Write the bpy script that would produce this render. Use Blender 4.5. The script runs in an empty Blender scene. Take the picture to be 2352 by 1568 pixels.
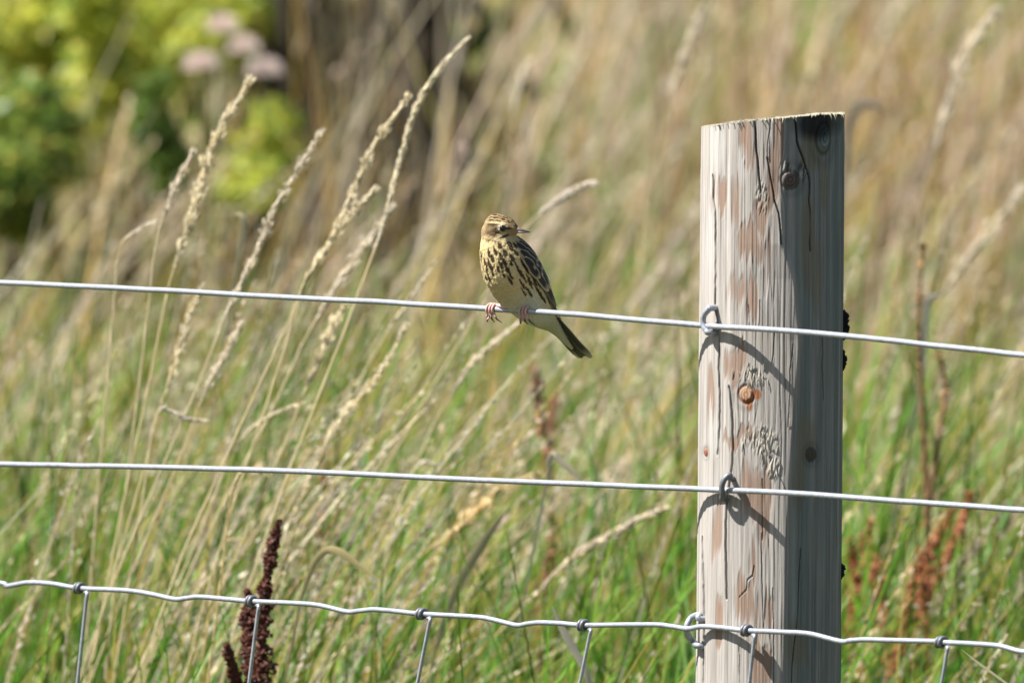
import bpy, bmesh, math, random
import numpy as np
from mathutils import Vector, Matrix

random.seed(7)
RNG = np.random.default_rng(11)
SC = bpy.context.scene
COL = SC.collection

# ------------------------------------------------------------------ camera
W0, H0 = 2352.0, 1568.0            # measuring grid used for the picture positions below
DIST, FRAME_W, PITCH = 9.0, 0.672, math.radians(2.0)
AIM = Vector((0, 0, 1.05))
CAM_POS = AIM + Vector((0, -math.cos(PITCH), math.sin(PITCH))) * DIST
HALF = (FRAME_W / 2) / DIST
cam = bpy.data.cameras.new('camera')
cam.sensor_width = 36.0
cam.lens = 18.0 / HALF
cam.clip_start, cam.clip_end = 0.1, 3000
cam.dof.use_dof = True
cam.dof.focus_distance = DIST + 0.10
cam.dof.aperture_fstop = cam.lens / 34.0
cam.dof.aperture_blades = 0
camo = bpy.data.objects.new('camera', cam)
camo.location = CAM_POS
camo.rotation_euler = (math.pi / 2 - PITCH, 0, 0)
COL.objects.link(camo)
SC.camera = camo

# ------------------------------------------------------------------ sky, sun, exposure
SUN_EL, SUN_AZ = math.radians(55), math.radians(13)      # high, from the left, a little to the camera's side
TO_SUN = Vector((-math.cos(SUN_AZ) * math.cos(SUN_EL), -math.sin(SUN_AZ) * math.cos(SUN_EL), math.sin(SUN_EL)))
world = bpy.data.worlds.new('World')
SC.world = world
world.use_nodes = True
nt = world.node_tree
sky = nt.nodes.new('ShaderNodeTexSky')
sky.sky_type = 'NISHITA'
sky.sun_disc = False
sky.sun_elevation = SUN_EL
sky.sun_rotation = math.atan2(TO_SUN.x, TO_SUN.y)
sky.air_density, sky.dust_density = 1.0, 1.0
nt.nodes['Background'].inputs[1].default_value = 0.052
nt.links.new(sky.outputs[0], nt.nodes['Background'].inputs[0])
sun = bpy.data.lights.new('sun', 'SUN')
sun.energy, sun.angle, sun.color = 5.0, math.radians(0.5), (1.0, 0.97, 0.91)
suno = bpy.data.objects.new('sun', sun)
suno.rotation_euler = (-TO_SUN).to_track_quat('-Z', 'Y').to_euler()
suno.location = (-5, -3, 8)
COL.objects.link(suno)
SC.view_settings.view_transform = 'Standard'
SC.view_settings.look = 'None'
SC.view_settings.exposure = 1.22
SC.view_settings.gamma = 1.0
SC.view_settings.use_curve_mapping = False
SC.render.engine = 'CYCLES'
SC.cycles.use_denoising = True
SC.cycles.max_bounces = 8

# ------------------------------------------------------------------ where things stand
CP, SP = math.cos(PITCH), math.sin(PITCH)
def ray(px, py):
    u = (px - W0 / 2) / (W0 / 2) * HALF
    v = (H0 / 2 - py) / (W0 / 2) * HALF
    return Vector((u, CP + v * SP, -SP + v * CP))
def at(px, py, y=0.0):
    d = ray(px, py)
    return CAM_POS + d * ((y - CAM_POS.y) / d.y)
PX = FRAME_W / W0
POST_X = at(1771, 784, 0).x
POST_R = 0.0482
PHI = math.radians(44)                       # the fence runs away to the left, nearer to the right
FDIR = Vector((math.cos(PHI), -math.sin(PHI), 0))
FNOR = Vector((-math.sin(PHI), -math.cos(PHI), 0))   # the fence's camera side
FC = Vector((POST_X, 0, 0)) + FNOR * (POST_R + 0.0032)
def at_fence(px, py, off=0.0):
    d = ray(px, py)
    p0 = FC + FNOR * off
    return CAM_POS + d * ((p0 - CAM_POS).dot(FNOR) / d.dot(FNOR))

def smooth01(t):
    t = np.clip(t, 0, 1)
    return t * t * (3 - 2 * t)
def ground_z(x, y):
    x = np.asarray(x, float); y = np.asarray(y, float)
    z = 0.20 * smooth01((y - .15) / .8) + 0.078 * np.clip(y, 0, 26) + 0.02 * np.clip(y - 26, 0, 400)
    return z + 0.012 * np.sin(x * 2.1 + y * .7) + 0.010 * np.sin(y * 3.3 - x * 1.3)

# ------------------------------------------------------------------ noise
def vnoise(P, seed=0):
    P = np.asarray(P, float)
    i = np.floor(P).astype(np.int64); f = P - i
    f = f * f * (3 - 2 * f)
    def h(ix, iy, iz):
        n = (ix * 374761393 + iy * 668265263 + iz * 2147483647 + seed * 1274126177) & 0xFFFFFFFF
        n = ((n ^ (n >> 13)) * 1274126177) & 0xFFFFFFFF
        n = n ^ (n >> 16)
        return (n & 0xFFFF) / 65535.0
    out = 0
    for a in (0, 1):
        for b in (0, 1):
            for c in (0, 1):
                w = (f[:, 0] if a else 1 - f[:, 0]) * (f[:, 1] if b else 1 - f[:, 1]) * (f[:, 2] if c else 1 - f[:, 2])
                out = out + w * h(i[:, 0] + a, i[:, 1] + b, i[:, 2] + c)
    return out
def fbm(P, seed=0, octv=3):
    s, a, t = 0, 1.0, 0
    for k in range(octv):
        s = s + a * vnoise(np.asarray(P) * 2 ** k, seed + k * 17); t += a; a *= .5
    return s / t

# ------------------------------------------------------------------ mesh + object helpers
def mesh_np(name, V, faces, cols=None, smooth=True):
    """faces: list of (n,k) index arrays"""
    V = np.asarray(V, np.float32).reshape(-1, 3)
    me = bpy.data.meshes.new(name)
    me.vertices.add(len(V)); me.vertices.foreach_set('co', V.ravel())
    fl = [np.asarray(f, np.int32) for f in faces if len(f)]
    tot = np.concatenate([np.full(len(f), f.shape[1], np.int32) for f in fl])
    idx = np.concatenate([f.ravel() for f in fl])
    me.loops.add(len(idx)); me.loops.foreach_set('vertex_index', idx)
    me.polygons.add(len(tot))
    start = np.zeros(len(tot), np.int32); start[1:] = np.cumsum(tot)[:-1]
    me.polygons.foreach_set('loop_start', start)
    me.polygons.foreach_set('use_smooth', np.full(len(tot), bool(smooth)))
    me.update(calc_edges=True)
    if cols is not None:
        set_cols(me, cols)
    return me
def set_cols(me, cols):
    c = np.ones((len(me.vertices), 4), np.float32); c[:, :3] = np.clip(cols, 0.003, .95)
    a = me.color_attributes.new('Col', 'FLOAT_COLOR', 'POINT')
    a.data.foreach_set('color', c.ravel())
def link(name, me, mat, parent=None, kind=None):
    o = bpy.data.objects.new(name, me)
    COL.objects.link(o)
    if mat is not None:
        me.materials.clear(); me.materials.append(mat)
    if parent is not None:
        o.parent = parent
    if kind: o['kind'] = kind
    return o
def tag(o, label, cat, group=None, kind=None):
    o['label'] = label; o['category'] = cat
    if group: o['group'] = group
    if kind: o['kind'] = kind
    return o
def thing(name, label, cat, group=None):
    # parts are built in world coordinates; the empty stays at the origin of the place
    o = bpy.data.objects.new(name, None)
    o.empty_display_size = .05
    COL.objects.link(o)
    return tag(o, label, cat, group)

def catmull(pts, n):
    P = np.asarray([list(p) for p in pts], float)
    if len(P) == 2:
        t = np.linspace(0, 1, n)[:, None]; return P[0] * (1 - t) + P[1] * t
    Q = np.vstack([2 * P[0] - P[1], P, 2 * P[-1] - P[-2]])
    out = []
    ts = np.linspace(0, len(P) - 1, n)
    for t in ts:
        i = min(int(t), len(P) - 2); u = t - i
        a, b, c, d = Q[i], Q[i + 1], Q[i + 2], Q[i + 3]
        out.append(.5 * (2 * b + (c - a) * u + (2 * a - 5 * b + 4 * c - d) * u * u + (3 * b - a - 3 * c + d) * u ** 3))
    return np.array(out)
def sweep(P, R, sides=10, caps=True):
    """tube through points P with radii R -> (V, quads, tris)"""
    P = np.asarray(P, float); n = len(P)
    R = np.broadcast_to(np.asarray(R, float), (n,))
    T = np.gradient(P, axis=0); T /= np.linalg.norm(T, axis=1)[:, None] + 1e-12
    up = np.array([0, 0, 1.0]) if abs(T[0][2]) < .9 else np.array([0, 1.0, 0])
    N = np.zeros_like(P); v = up
    for i in range(n):
        v = v - T[i] * v.dot(T[i]); v /= np.linalg.norm(v) + 1e-12; N[i] = v
    B = np.cross(T, N)
    a = np.linspace(0, 2 * np.pi, sides, endpoint=False)
    V = P[:, None, :] + R[:, None, None] * (np.cos(a)[None, :, None] * N[:, None, :] + np.sin(a)[None, :, None] * B[:, None, :])
    V = V.reshape(-1, 3)
    i, j = np.meshgrid(np.arange(n - 1), np.arange(sides), indexing='ij')
    i, j = i.ravel(), j.ravel(); j2 = (j + 1) % sides
    q = np.stack([i * sides + j, (i + 1) * sides + j, (i + 1) * sides + j2, i * sides + j2], 1)
    tri = np.zeros((0, 3), int)
    if caps:
        V = np.vstack([V, P[0], P[-1]])
        k = np.arange(sides); k2 = (k + 1) % sides
        t0 = np.stack([np.full(sides, n * sides), k, k2], 1)
        t1 = np.stack([np.full(sides, n * sides + 1), (n - 1) * sides + k2, (n - 1) * sides + k], 1)
        tri = np.vstack([t0, t1])
    return V, q, tri
def join_parts(parts):
    Vs, qs, ts, off = [], [], [], 0
    for V, q, t in parts:
        Vs.append(V); qs.append(q + off); ts.append(t + off); off += len(V)
    return np.vstack(Vs), np.vstack(qs), np.vstack(ts)

# ------------------------------------------------------------------ materials
def new_mat(name):
    m = bpy.data.materials.new(name); m.use_nodes = True
    n = m.node_tree; n.nodes.clear()
    out = n.nodes.new('ShaderNodeOutputMaterial')
    return m, n, out
def plant_mat(name, trans=.35, rough=.5, spec=.4, mott=40):
    m, n, out = new_mat(name)
    at_ = n.nodes.new('ShaderNodeAttribute'); at_.attribute_name = 'Col'
    tc = n.nodes.new('ShaderNodeTexCoord')
    nz = n.nodes.new('ShaderNodeTexNoise'); nz.inputs['Scale'].default_value = mott; nz.inputs['Detail'].default_value = 3
    n.links.new(tc.outputs['Object'], nz.inputs['Vector'])
    mr = n.nodes.new('ShaderNodeMapRange'); mr.inputs['To Min'].default_value = .72; mr.inputs['To Max'].default_value = 1.28
    n.links.new(nz.outputs['Fac'], mr.inputs['Value'])
    mx = n.nodes.new('ShaderNodeVectorMath'); mx.operation = 'SCALE'
    n.links.new(at_.outputs['Color'], mx.inputs[0]); n.links.new(mr.outputs[0], mx.inputs['Scale'])
    p = n.nodes.new('ShaderNodeBsdfPrincipled')
    p.inputs['Roughness'].default_value = rough; p.inputs['Specular IOR Level'].default_value = spec
    t = n.nodes.new('ShaderNodeBsdfTranslucent')
    n.links.new(mx.outputs[0], p.inputs['Base Color']); n.links.new(mx.outputs[0], t.inputs['Color'])
    ms = n.nodes.new('ShaderNodeMixShader'); ms.inputs[0].default_value = trans
    n.links.new(p.outputs[0], ms.inputs[1]); n.links.new(t.outputs[0], ms.inputs[2])
    n.links.new(ms.outputs[0], out.inputs[0])
    return m
def col_mat(name, rough=.7, spec=.3, metallic=0.0, noise=0.0, nscale=300, bump=0.0, col=None, stretch=(1, 1, 1), patch=0.0):
    m, n, out = new_mat(name)
    p = n.nodes.new('ShaderNodeBsdfPrincipled')
    p.inputs['Roughness'].default_value = rough; p.inputs['Specular IOR Level'].default_value = spec
    p.inputs['Metallic'].default_value = metallic
    if col is None:
        c = n.nodes.new('ShaderNodeAttribute'); c.attribute_name = 'Col'; src = c.outputs['Color']
    else:
        c = n.nodes.new('ShaderNodeRGB'); c.outputs[0].default_value = (*col, 1); src = c.outputs[0]
    tc = n.nodes.new('ShaderNodeTexCoord')
    mp = n.nodes.new('ShaderNodeMapping'); mp.inputs['Scale'].default_value = stretch
    n.links.new(tc.outputs['Object'], mp.inputs['Vector'])
    nz = n.nodes.new('ShaderNodeTexNoise'); nz.inputs['Scale'].default_value = nscale; nz.inputs['Detail'].default_value = 5
    nz.inputs['Roughness'].default_value = .65
    n.links.new(mp.outputs[0], nz.inputs['Vector'])
    mr = n.nodes.new('ShaderNodeMapRange'); mr.inputs['From Min'].default_value = .3; mr.inputs['From Max'].default_value = .7
    mr.inputs['To Min'].default_value = 1 - noise; mr.inputs['To Max'].default_value = 1 + noise
    n.links.new(nz.outputs['Fac'], mr.inputs['Value'])
    mx = n.nodes.new('ShaderNodeVectorMath'); mx.operation = 'SCALE'
    n.links.new(src, mx.inputs[0]); n.links.new(mr.outputs[0], mx.inputs['Scale'])
    n.links.new(mx.outputs[0], p.inputs['Base Color'])
    if patch:
        n2 = n.nodes.new('ShaderNodeTexNoise'); n2.inputs['Scale'].default_value = 45; n2.inputs['Detail'].default_value = 6; n2.inputs['Roughness'].default_value = .8
        n.links.new(tc.outputs['Object'], n2.inputs['Vector'])
        r2 = n.nodes.new('ShaderNodeMapRange'); r2.inputs['From Min'].default_value = .58; r2.inputs['From Max'].default_value = .74
        r2.inputs['To Max'].default_value = patch
        n.links.new(n2.outputs['Fac'], r2.inputs['Value'])
        mm = n.nodes.new('ShaderNodeMix'); mm.data_type = 'RGBA'
        mm.inputs[7].default_value = (.13, .105, .085, 1)
        n.links.new(r2.outputs[0], mm.inputs[0]); n.links.new(mx.outputs[0], mm.inputs[6])
        n.links.new(mm.outputs[2], p.inputs['Base Color'])
    if bump:
        b = n.nodes.new('ShaderNodeBump'); b.inputs['Strength'].default_value = bump; b.inputs['Distance'].default_value = .0006
        n.links.new(nz.outputs['Fac'], b.inputs['Height']); n.links.new(b.outputs[0], p.inputs['Normal'])
    n.links.new(p.outputs[0], out.inputs[0])
    return m
M_GRASS = plant_mat('green_grass', .42, .5, .25)
M_DRY = plant_mat('dry_grass', .42, .5, .28)
M_LEAF = plant_mat('shrub_leaf', .50, .45, .45)
M_DOCK = plant_mat('dock_seed', .15, .6, .3, 200)
M_SOIL = col_mat('soil_thatch', .95, .1, 0, .4, 14, 0, (.07, .055, .025))
M_BARK = col_mat('dead_bark', .9, .2, 0, .4, 60, .6, (.045, .036, .024), (1, 1, .2))
M_WOOD = col_mat('weathered_post_wood', .82, .22, 0, .12, 520, .5, None, (1, 1, .06))
M_FLAKE = col_mat('dark_bark_flake', .9, .15, 0, .4, 400, .5, (.010, .009, .010))
M_ZINC = col_mat('galvanised_wire', .38, .5, .35, .22, 420, .25, (.36, .385, .43), patch=.7)
M_ZINC_OLD = col_mat('dull_galvanised_wire', .5, .5, .3, .25, 500, .25, (.17, .175, .19))
M_PLUME = col_mat('plumage', .85, .15, 0, .16, 1500, .35, None)
M_FEATHER = col_mat('feather', .7, .25, 0, .10, 1500, .2, None)
M_BEAK = col_mat('beak_horn', .35, .5, 0, .05, 500, 0, None)
M_LEG = col_mat('leg_skin', .5, .4, 0, .15, 1800, .3, None)
M_EYE = col_mat('eye_black', .06, .6, 0, 0, 10, 0, (.006, .005, .004))

# ------------------------------------------------------------------ ground
def make_ground():
    a = np.linspace(-1, 1, 161)
    gx = np.sinh(a * 6.2) / math.sinh(6.2) * 600
    gy = np.sinh(a * 6.2) / math.sinh(6.2) * 600 + 3
    X, Y = np.meshgrid(gx, gy, indexing='ij')
    Z = ground_z(X.ravel(), Y.ravel())
    V = np.stack([X.ravel(), Y.ravel(), Z], 1)
    n = len(gx)
    i, j = np.meshgrid(np.arange(n - 1), np.arange(n - 1), indexing='ij'); i, j = i.ravel(), j.ravel()
    q = np.stack([i * n + j, (i + 1) * n + j, (i + 1) * n + j + 1, i * n + j + 1], 1)
    o = link('meadow_ground', mesh_np('meadow_ground', V, [q]), M_SOIL)
    o['kind'] = 'structure'
make_ground()

# ------------------------------------------------------------------ grass stuff
def ribbons(root, h, lean, width, col, segs=4, power=2.0, tip=.12, face=None):
    """many curved ribbons: root (n,3), h (n), lean (n,2) sideways reach at the tip, width (n)"""
    n = len(root)
    t = np.linspace(0, 1, segs + 1)
    ang = RNG.uniform(0, 2 * np.pi, n) if face is None else face
    side = np.stack([np.cos(ang), np.sin(ang), np.zeros(n)], 1)
    P = np.repeat(root[:, None, :], segs + 1, 1)
    P[:, :, 0] += lean[:, 0:1] * t[None] ** power
    P[:, :, 1] += lean[:, 1:2] * t[None] ** power
    L = np.linalg.norm(lean, axis=1) / np.maximum(h, 1e-3)
    P[:, :, 2] += h[:, None] * (t[None] - .28 * L[:, None] * t[None] ** 3)
    w = width[:, None] * (1 - (1 - tip) * t[None] ** 1.6) * .5
    A = P - side[:, None, :] * w[:, :, None]; B = P + side[:, None, :] * w[:, :, None]
    V = np.stack([A, B], 2).reshape(-1, 3)
    base = (np.arange(n) * (segs + 1) * 2)[:, None] + (np.arange(segs) * 2)[None]
    base = base.ravel()
    q = np.stack([base, base + 1, base + 3, base + 2], 1)
    C = np.repeat(col, (segs + 1) * 2, axis=0)
    return V, q, C, P
def spikelets(P, n_per, t0, t1, size, spread, col, droop=.3):
    """small seed scales along the upper part of each stem line P (n,s,3)"""
    n, s, _ = P.shape
    k = n_per
    t = RNG.uniform(t0, t1, (n, k))
    f = t * (s - 1); i = np.clip(f.astype(int), 0, s - 2); u = (f - i)[..., None]
    idx = np.arange(n)[:, None]
    a, b = P[idx, i], P[idx, i + 1]
    c = a * (1 - u) + b * u
    T = (b - a); T /= np.linalg.norm(T, axis=2, keepdims=True) + 1e-9
    prof = np.sin(np.pi * np.clip((t - t0) / (t1 - t0) * .85 + .12, 0, 1))[..., None]
    off = RNG.normal(0, 1, (n, k, 3)); off -= T * (off * T).sum(2, keepdims=True)
    off = off * prof * (spread[:, None, None] if np.ndim(spread) else spread)
    c = c + off
    D = T + RNG.normal(0, .35, (n, k, 3)); D /= np.linalg.norm(D, axis=2, keepdims=True)
    S = np.cross(D, RNG.normal(0, 1, (n, k, 3))); S /= np.linalg.norm(S, axis=2, keepdims=True) + 1e-9
    sz = size * RNG.uniform(.7, 1.4, (n, k, 1))
    V = np.stack([c - D * sz, c + S * sz * .32, c + D * sz, c - S * sz * .32], 2).reshape(-1, 3)
    b0 = np.arange(n * k) * 4
    q = np.stack([b0, b0 + 1, b0 + 2, b0 + 3], 1)
    C = np.repeat(np.repeat(col[:, None, :], k, 1).reshape(-1, 3) * RNG.uniform(.75, 1.25, (n * k, 1)), 4, axis=0)
    return V, q, C
def zone(n, y0, y1, margin=1.0, shape=1.0):
    y = y0 + (y1 - y0) * RNG.uniform(0, 1, n) ** shape
    w = FRAME_W / 2 * (9 + y) / 9 + margin
    x = RNG.uniform(-1, 1, n) * w
    return x, y
def fence_y(x):
    return FC.y - (x - FC.x) * math.tan(PHI)
def behind_fence(x, y, gap):
    return y > np.minimum(fence_y(x), .75) + gap
def px_of(x, y):
    return W0 / 2 + x / ((9 + y) * HALF) * W0 / 2
def bush_clear(x, y):
    px = px_of(x, y)
    return ((px < 520) & (y > 4.7) & (y < 7.0)) | ((px > 590) & (px < 1060) & (y > 5.0) & (y < 7.2))
def pal(table, n, jit=.32):
    t = np.array(table); c = t[RNG.integers(0, len(t), n)]
    return c * RNG.uniform(1 - jit, 1 + jit, (n, 1)) * RNG.uniform(.94, 1.06, (n, 3))
GREEN = [(.075, .215, .012), (.10, .27, .018), (.13, .29, .028), (.07, .15, .020), (.17, .31, .035), (.20, .30, .030), (.11, .25, .07), (.05, .12, .016)]
OLIVE = [(.25, .225, .04), (.31, .265, .055), (.21, .21, .035), (.34, .28, .07)]
STRAW = [(.50, .345, .105), (.58, .42, .15), (.45, .295, .08), (.61, .47, .19), (.49, .325, .10), (.41, .27, .065)]
PALE = [(.62, .53, .35), (.66, .58, .44), (.58, .48, .32), (.64, .55, .44)]
PINKY = [(.56, .42, .31), (.50, .36, .26), (.60, .47, .37)]
BROWN = [(.24, .13, .045), (.30, .17, .06), (.17, .11, .045)]
def green_share(x, y):
    """how green the sward is here: lush low strip by the fence, patches further up"""
    n1 = fbm(np.stack([x * 2.2, y * .9, np.zeros_like(x)], 1), 3)
    g = 1.0 - .42 * np.clip(y - 1.5, 0, 1.7) + (n1 - .5) * 1.2
    g = np.where(y > 4.0, .40 + (n1 - .5) * 2.3, g)
    g = g + .3 * np.clip((-.15 - x) / .4, 0, 1) * (y > 4.4)
    return np.clip(g, .06, .97)

def make_grass():
    V, Q, C = [], [], []
    def put(v, q, c):
        o = sum(len(a) for a in V); V.append(v); Q.append(q + o); C.append(c)
    # green blades
    for n, y0, y1, h0, h1, w in ((26000, .1, 3.2, .30, .64, .0058), (19000, 3.0, 7.5, .20, .44, .0075), (13000, 7.3, 15, .2, .44, .011), (3500, -2.5, .4, .15, .45, .006)):
        x, y = zone(n, y0, y1, 1.0)
        gs = green_share(x, y)
        k = RNG.uniform(0, 1, n) < gs
        k &= ~bush_clear(x, y) | (RNG.uniform(0, 1, n) < .45)
        if y0 < 1: k &= behind_fence(x, y, .12) | (RNG.uniform(0, 1, n) < .15) | (y1 < 1)
        x, y = x[k], y[k]; n = len(x)
        h = RNG.uniform(h0, h1, n) * (.80 + .40 * fbm(np.stack([x * 4, y * 2.5, np.zeros_like(x)], 1), 47)) * np.where(bush_clear(x, y), .72, 1)
        h = np.where((y < .6) & ~behind_fence(x, y, .05), np.minimum(h, .5), h)
        root = np.stack([x, y, ground_z(x, y)], 1)
        lean = np.stack([RNG.normal(.10, .13, n), RNG.normal(0, .12, n)], 1)
        c = np.where(RNG.uniform(0, 1, (n, 1)) < .72, pal(GREEN, n), pal(OLIVE, n))
        put(*ribbons(root, h, lean, w * RNG.uniform(.6, 1.4, n), c, 4, 2.2)[:3])
    me = mesh_np('meadow_grass', np.vstack(V), [np.vstack(Q)], np.vstack(C))
    o = link('meadow_grass', me, M_GRASS)
    tag(o, 'green grass blades growing low through the whole meadow behind the fence', 'grass', None, 'stuff')
    # dry leaves and stems
    V, Q, C = [], [], []
    SV, SQ, SC_ = [], [], []
    for n, y0, y1, h0, h1, w, kk in ((3000, .35, 3.2, .32, .62, .0024, 26), (15500, 2.6, 7.5, .24, .47, .0046, 22), (7500, 7.3, 15, .24, .46, .008, 14), (1200, -2.5, .3, .2, .5, .003, 10)):
        x, y = zone(n, y0, y1, 1.0)
        gs = green_share(x, y)
        k = RNG.uniform(0, 1, n) > gs * .75
        k &= ~bush_clear(x, y) | (RNG.uniform(0, 1, n) < .40)
        if y0 > 0 and y0 < 1: k &= behind_fence(x, y, .18)
        x, y = x[k], y[k]; n = len(x)
        clump = fbm(np.stack([x * 5, y * 3, np.zeros_like(x)], 1), 41)
        h = RNG.uniform(h0, h1, n) * (.70 + .60 * clump) * np.where(bush_clear(x, y), .75, 1)
        root = np.stack([x, y, ground_z(x, y)], 1)
        lean = np.stack([RNG.normal(.17, .12, n), RNG.normal(0, .10, n)], 1)
        tint = fbm(np.stack([x * 3 + 9, y * 1.4, np.zeros_like(x)], 1), 8)[:, None]
        r = RNG.uniform(0, 1, (n, 1))
        c = np.where(r < .48, pal(STRAW, n), np.where(r < .82, pal(PALE, n), np.where(r < .93, pal(OLIVE, n), pal(BROWN, n))))
        c = np.where(((tint > .56) | (((y > 4.4) & (x > .05))[:, None] & (tint > .40))) & (r < .7), pal(PINKY, n), c)
        v, q, cc, P = ribbons(root, h, lean, w * RNG.uniform(.6, 1.5, n), c, 5, 2.0, .3)
        put(v, q, cc)
        has = RNG.uniform(0, 1, n) < .16
        hc = np.where(RNG.uniform(0, 1, (n, 1)) < .5, pal(PALE, n), pal(PINKY, n))[has]
        t0 = .72
        v, q, cc = spikelets(P[has], kk, t0, 1.0, .0034 * (1 if y0 < 2 else 1.35), RNG.uniform(.002, .008, has.sum()) * (1 if y0 < 3 else 1.4), hc)
        o_ = sum(len(a) for a in SV); SV.append(v); SQ.append(q + o_); SC_.append(cc)
    # taller bleached stems leaning with the wind, thin heads on them
    for n, y0, y1, h0, h1, w, kk in ((330, .5, 2.2, .42, .74, .0026, 60), (620, 2.0, 4.6, .34, .66, .0036, 50), (220, 4.4, 8.5, .34, .62, .005, 40)):
        x, y = zone(n, y0, y1, .8)
        k = behind_fence(x, y, .2); x, y = x[k], y[k]; n = len(x)
        h = RNG.uniform(h0, h1, n)
        root = np.stack([x, y, ground_z(x, y)], 1)
        lean = np.stack([RNG.normal(.30, .12, n) * h, RNG.normal(0, .10, n)], 1)
        c = np.where(RNG.uniform(0, 1, (n, 1)) < .5, pal(STRAW, n), pal(PALE, n))
        v, q, cc, P = ribbons(root, h, lean, w * RNG.uniform(.6, 1.4, n), c, 7, 1.8, .35, RNG.normal(0, .4, n))
        put(v, q, cc)
        has = RNG.uniform(0, 1, n) < .75
        hc = np.where(RNG.uniform(0, 1, (n, 1)) < .7, pal(PALE, n), pal(PINKY, n))[has] * 1.06
        v, q, cc = spikelets(P[has], kk, .70, 1.0, .0034 * (1 + .14 * y0), RNG.uniform(.0008, .0026, has.sum()) * (1 + .15 * y0), hc * .9)
        o_ = sum(len(a) for a in SV); SV.append(v); SQ.append(q + o_); SC_.append(cc)
    n = 170                                                       # pale tangle of fine stems behind the left panel
    y = RNG.uniform(1.0, 2.4, n); pxr = RNG.uniform(120, 830, n)
    x = (pxr - W0 / 2) / (W0 / 2) * HALF * (9 + y) - .12
    root = np.stack([x, y, ground_z(x, y)], 1); h = RNG.uniform(.60, .86, n) - .11 * (y - .85)
    c = np.where(RNG.uniform(0, 1, (n, 1)) < .55, pal(PALE, n), pal(STRAW, n))
    v, q, cc, P = ribbons(root, h, np.stack([RNG.normal(.24, .09, n), RNG.normal(0, .05, n)], 1), .0022 * RNG.uniform(.6, 1.4, n), c, 8, 1.7, .4, RNG.normal(0, .4, n))
    put(v, q, cc)
    v, q, cc = spikelets(P, 46, .70, 1.0, .0028, RNG.uniform(.0008, .0034, n), pal(PALE, n) * .9)
    o_ = sum(len(a) for a in SV); SV.append(v); SQ.append(q + o_); SC_.append(cc)
    n = 420                                                       # upright mixed stems far up on the right
    y = RNG.uniform(5.0, 7.6, n); pxr = RNG.uniform(1500, 2500, n)
    x = (pxr - W0 / 2) / (W0 / 2) * HALF * (9 + y)
    root = np.stack([x, y, ground_z(x, y)], 1); h = RNG.uniform(.36, .62, n)
    r = RNG.uniform(0, 1, (n, 1))
    c = np.where(r < .35, pal(BROWN, n), np.where(r < .75, pal(PINKY, n), pal(STRAW, n)))
    v, q, cc, P = ribbons(root, h, np.stack([RNG.normal(.07, .07, n), RNG.normal(0, .05, n)], 1), .006 * RNG.uniform(.6, 1.6, n), c, 6, 2, .4)
    put(v, q, cc)
    n = 170                                                       # reeds in front of the dark stems
    y = RNG.uniform(5.4, 6.4, n)
    x = at(845, 200, 6.0).x + RNG.normal(0, .15, n)
    root = np.stack([x, y, ground_z(x, y)], 1); h = RNG.uniform(.40, .72, n)
    v, q, cc, P = ribbons(root, h, np.stack([RNG.normal(.04, .07, n), RNG.normal(0, .05, n)], 1), .0055 * RNG.uniform(.6, 1.5, n), np.where(RNG.uniform(0, 1, (n, 1)) < .5, pal(STRAW, n), pal(PALE, n)) * .9, 6, 2, .3)
    put(v, q, cc)
    me = mesh_np('dry_grass', np.vstack(V), [np.vstack(Q)], np.vstack(C))
    o = link('dry_grass', me, M_DRY)
    tag(o, 'dry straw coloured grass stems standing through the green meadow', 'grass', None, 'stuff')
    me = mesh_np('grass_seed_fluff', np.vstack(SV), [np.vstack(SQ)], np.vstack(SC_), False)
    o = link('grass_seed_fluff', me, M_DRY)
    tag(o, 'pale mass of small seed heads topping the dry meadow grass', 'grass', None, 'stuff')
make_grass()

# ------------------------------------------------------------------ seeds: lens shaped scales on a line
def scales(C, D, size, flat=.45, col=None, jit=.2):
    """octahedral scales at C (n,3) along D (n,3), size (n)"""
    n = len(C)
    D = D / (np.linalg.norm(D, axis=1, keepdims=True) + 1e-9)
    S = np.cross(D, RNG.normal(0, 1, (n, 3))); S /= np.linalg.norm(S, axis=1, keepdims=True) + 1e-9
    N = np.cross(D, S)
    s = np.asarray(size).reshape(-1, 1)
    V = np.stack([C - D * s, C + D * s, C + S * s * flat, C - S * s * flat, C + N * s * flat * .6, C - N * s * flat * .6], 1).reshape(-1, 3)
    f = np.array([[0, 4, 2], [0, 2, 5], [0, 5, 3], [0, 3, 4], [1, 2, 4], [1, 5, 2], [1, 3, 5], [1, 4, 3]])
    F = (np.arange(n) * 6)[:, None, None] + f[None]
    cc = np.repeat(np.asarray(col) * RNG.uniform(1 - jit, 1 + jit, (n, 1)), 6, axis=0)
    return V, F.reshape(-1, 3), cc

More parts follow.
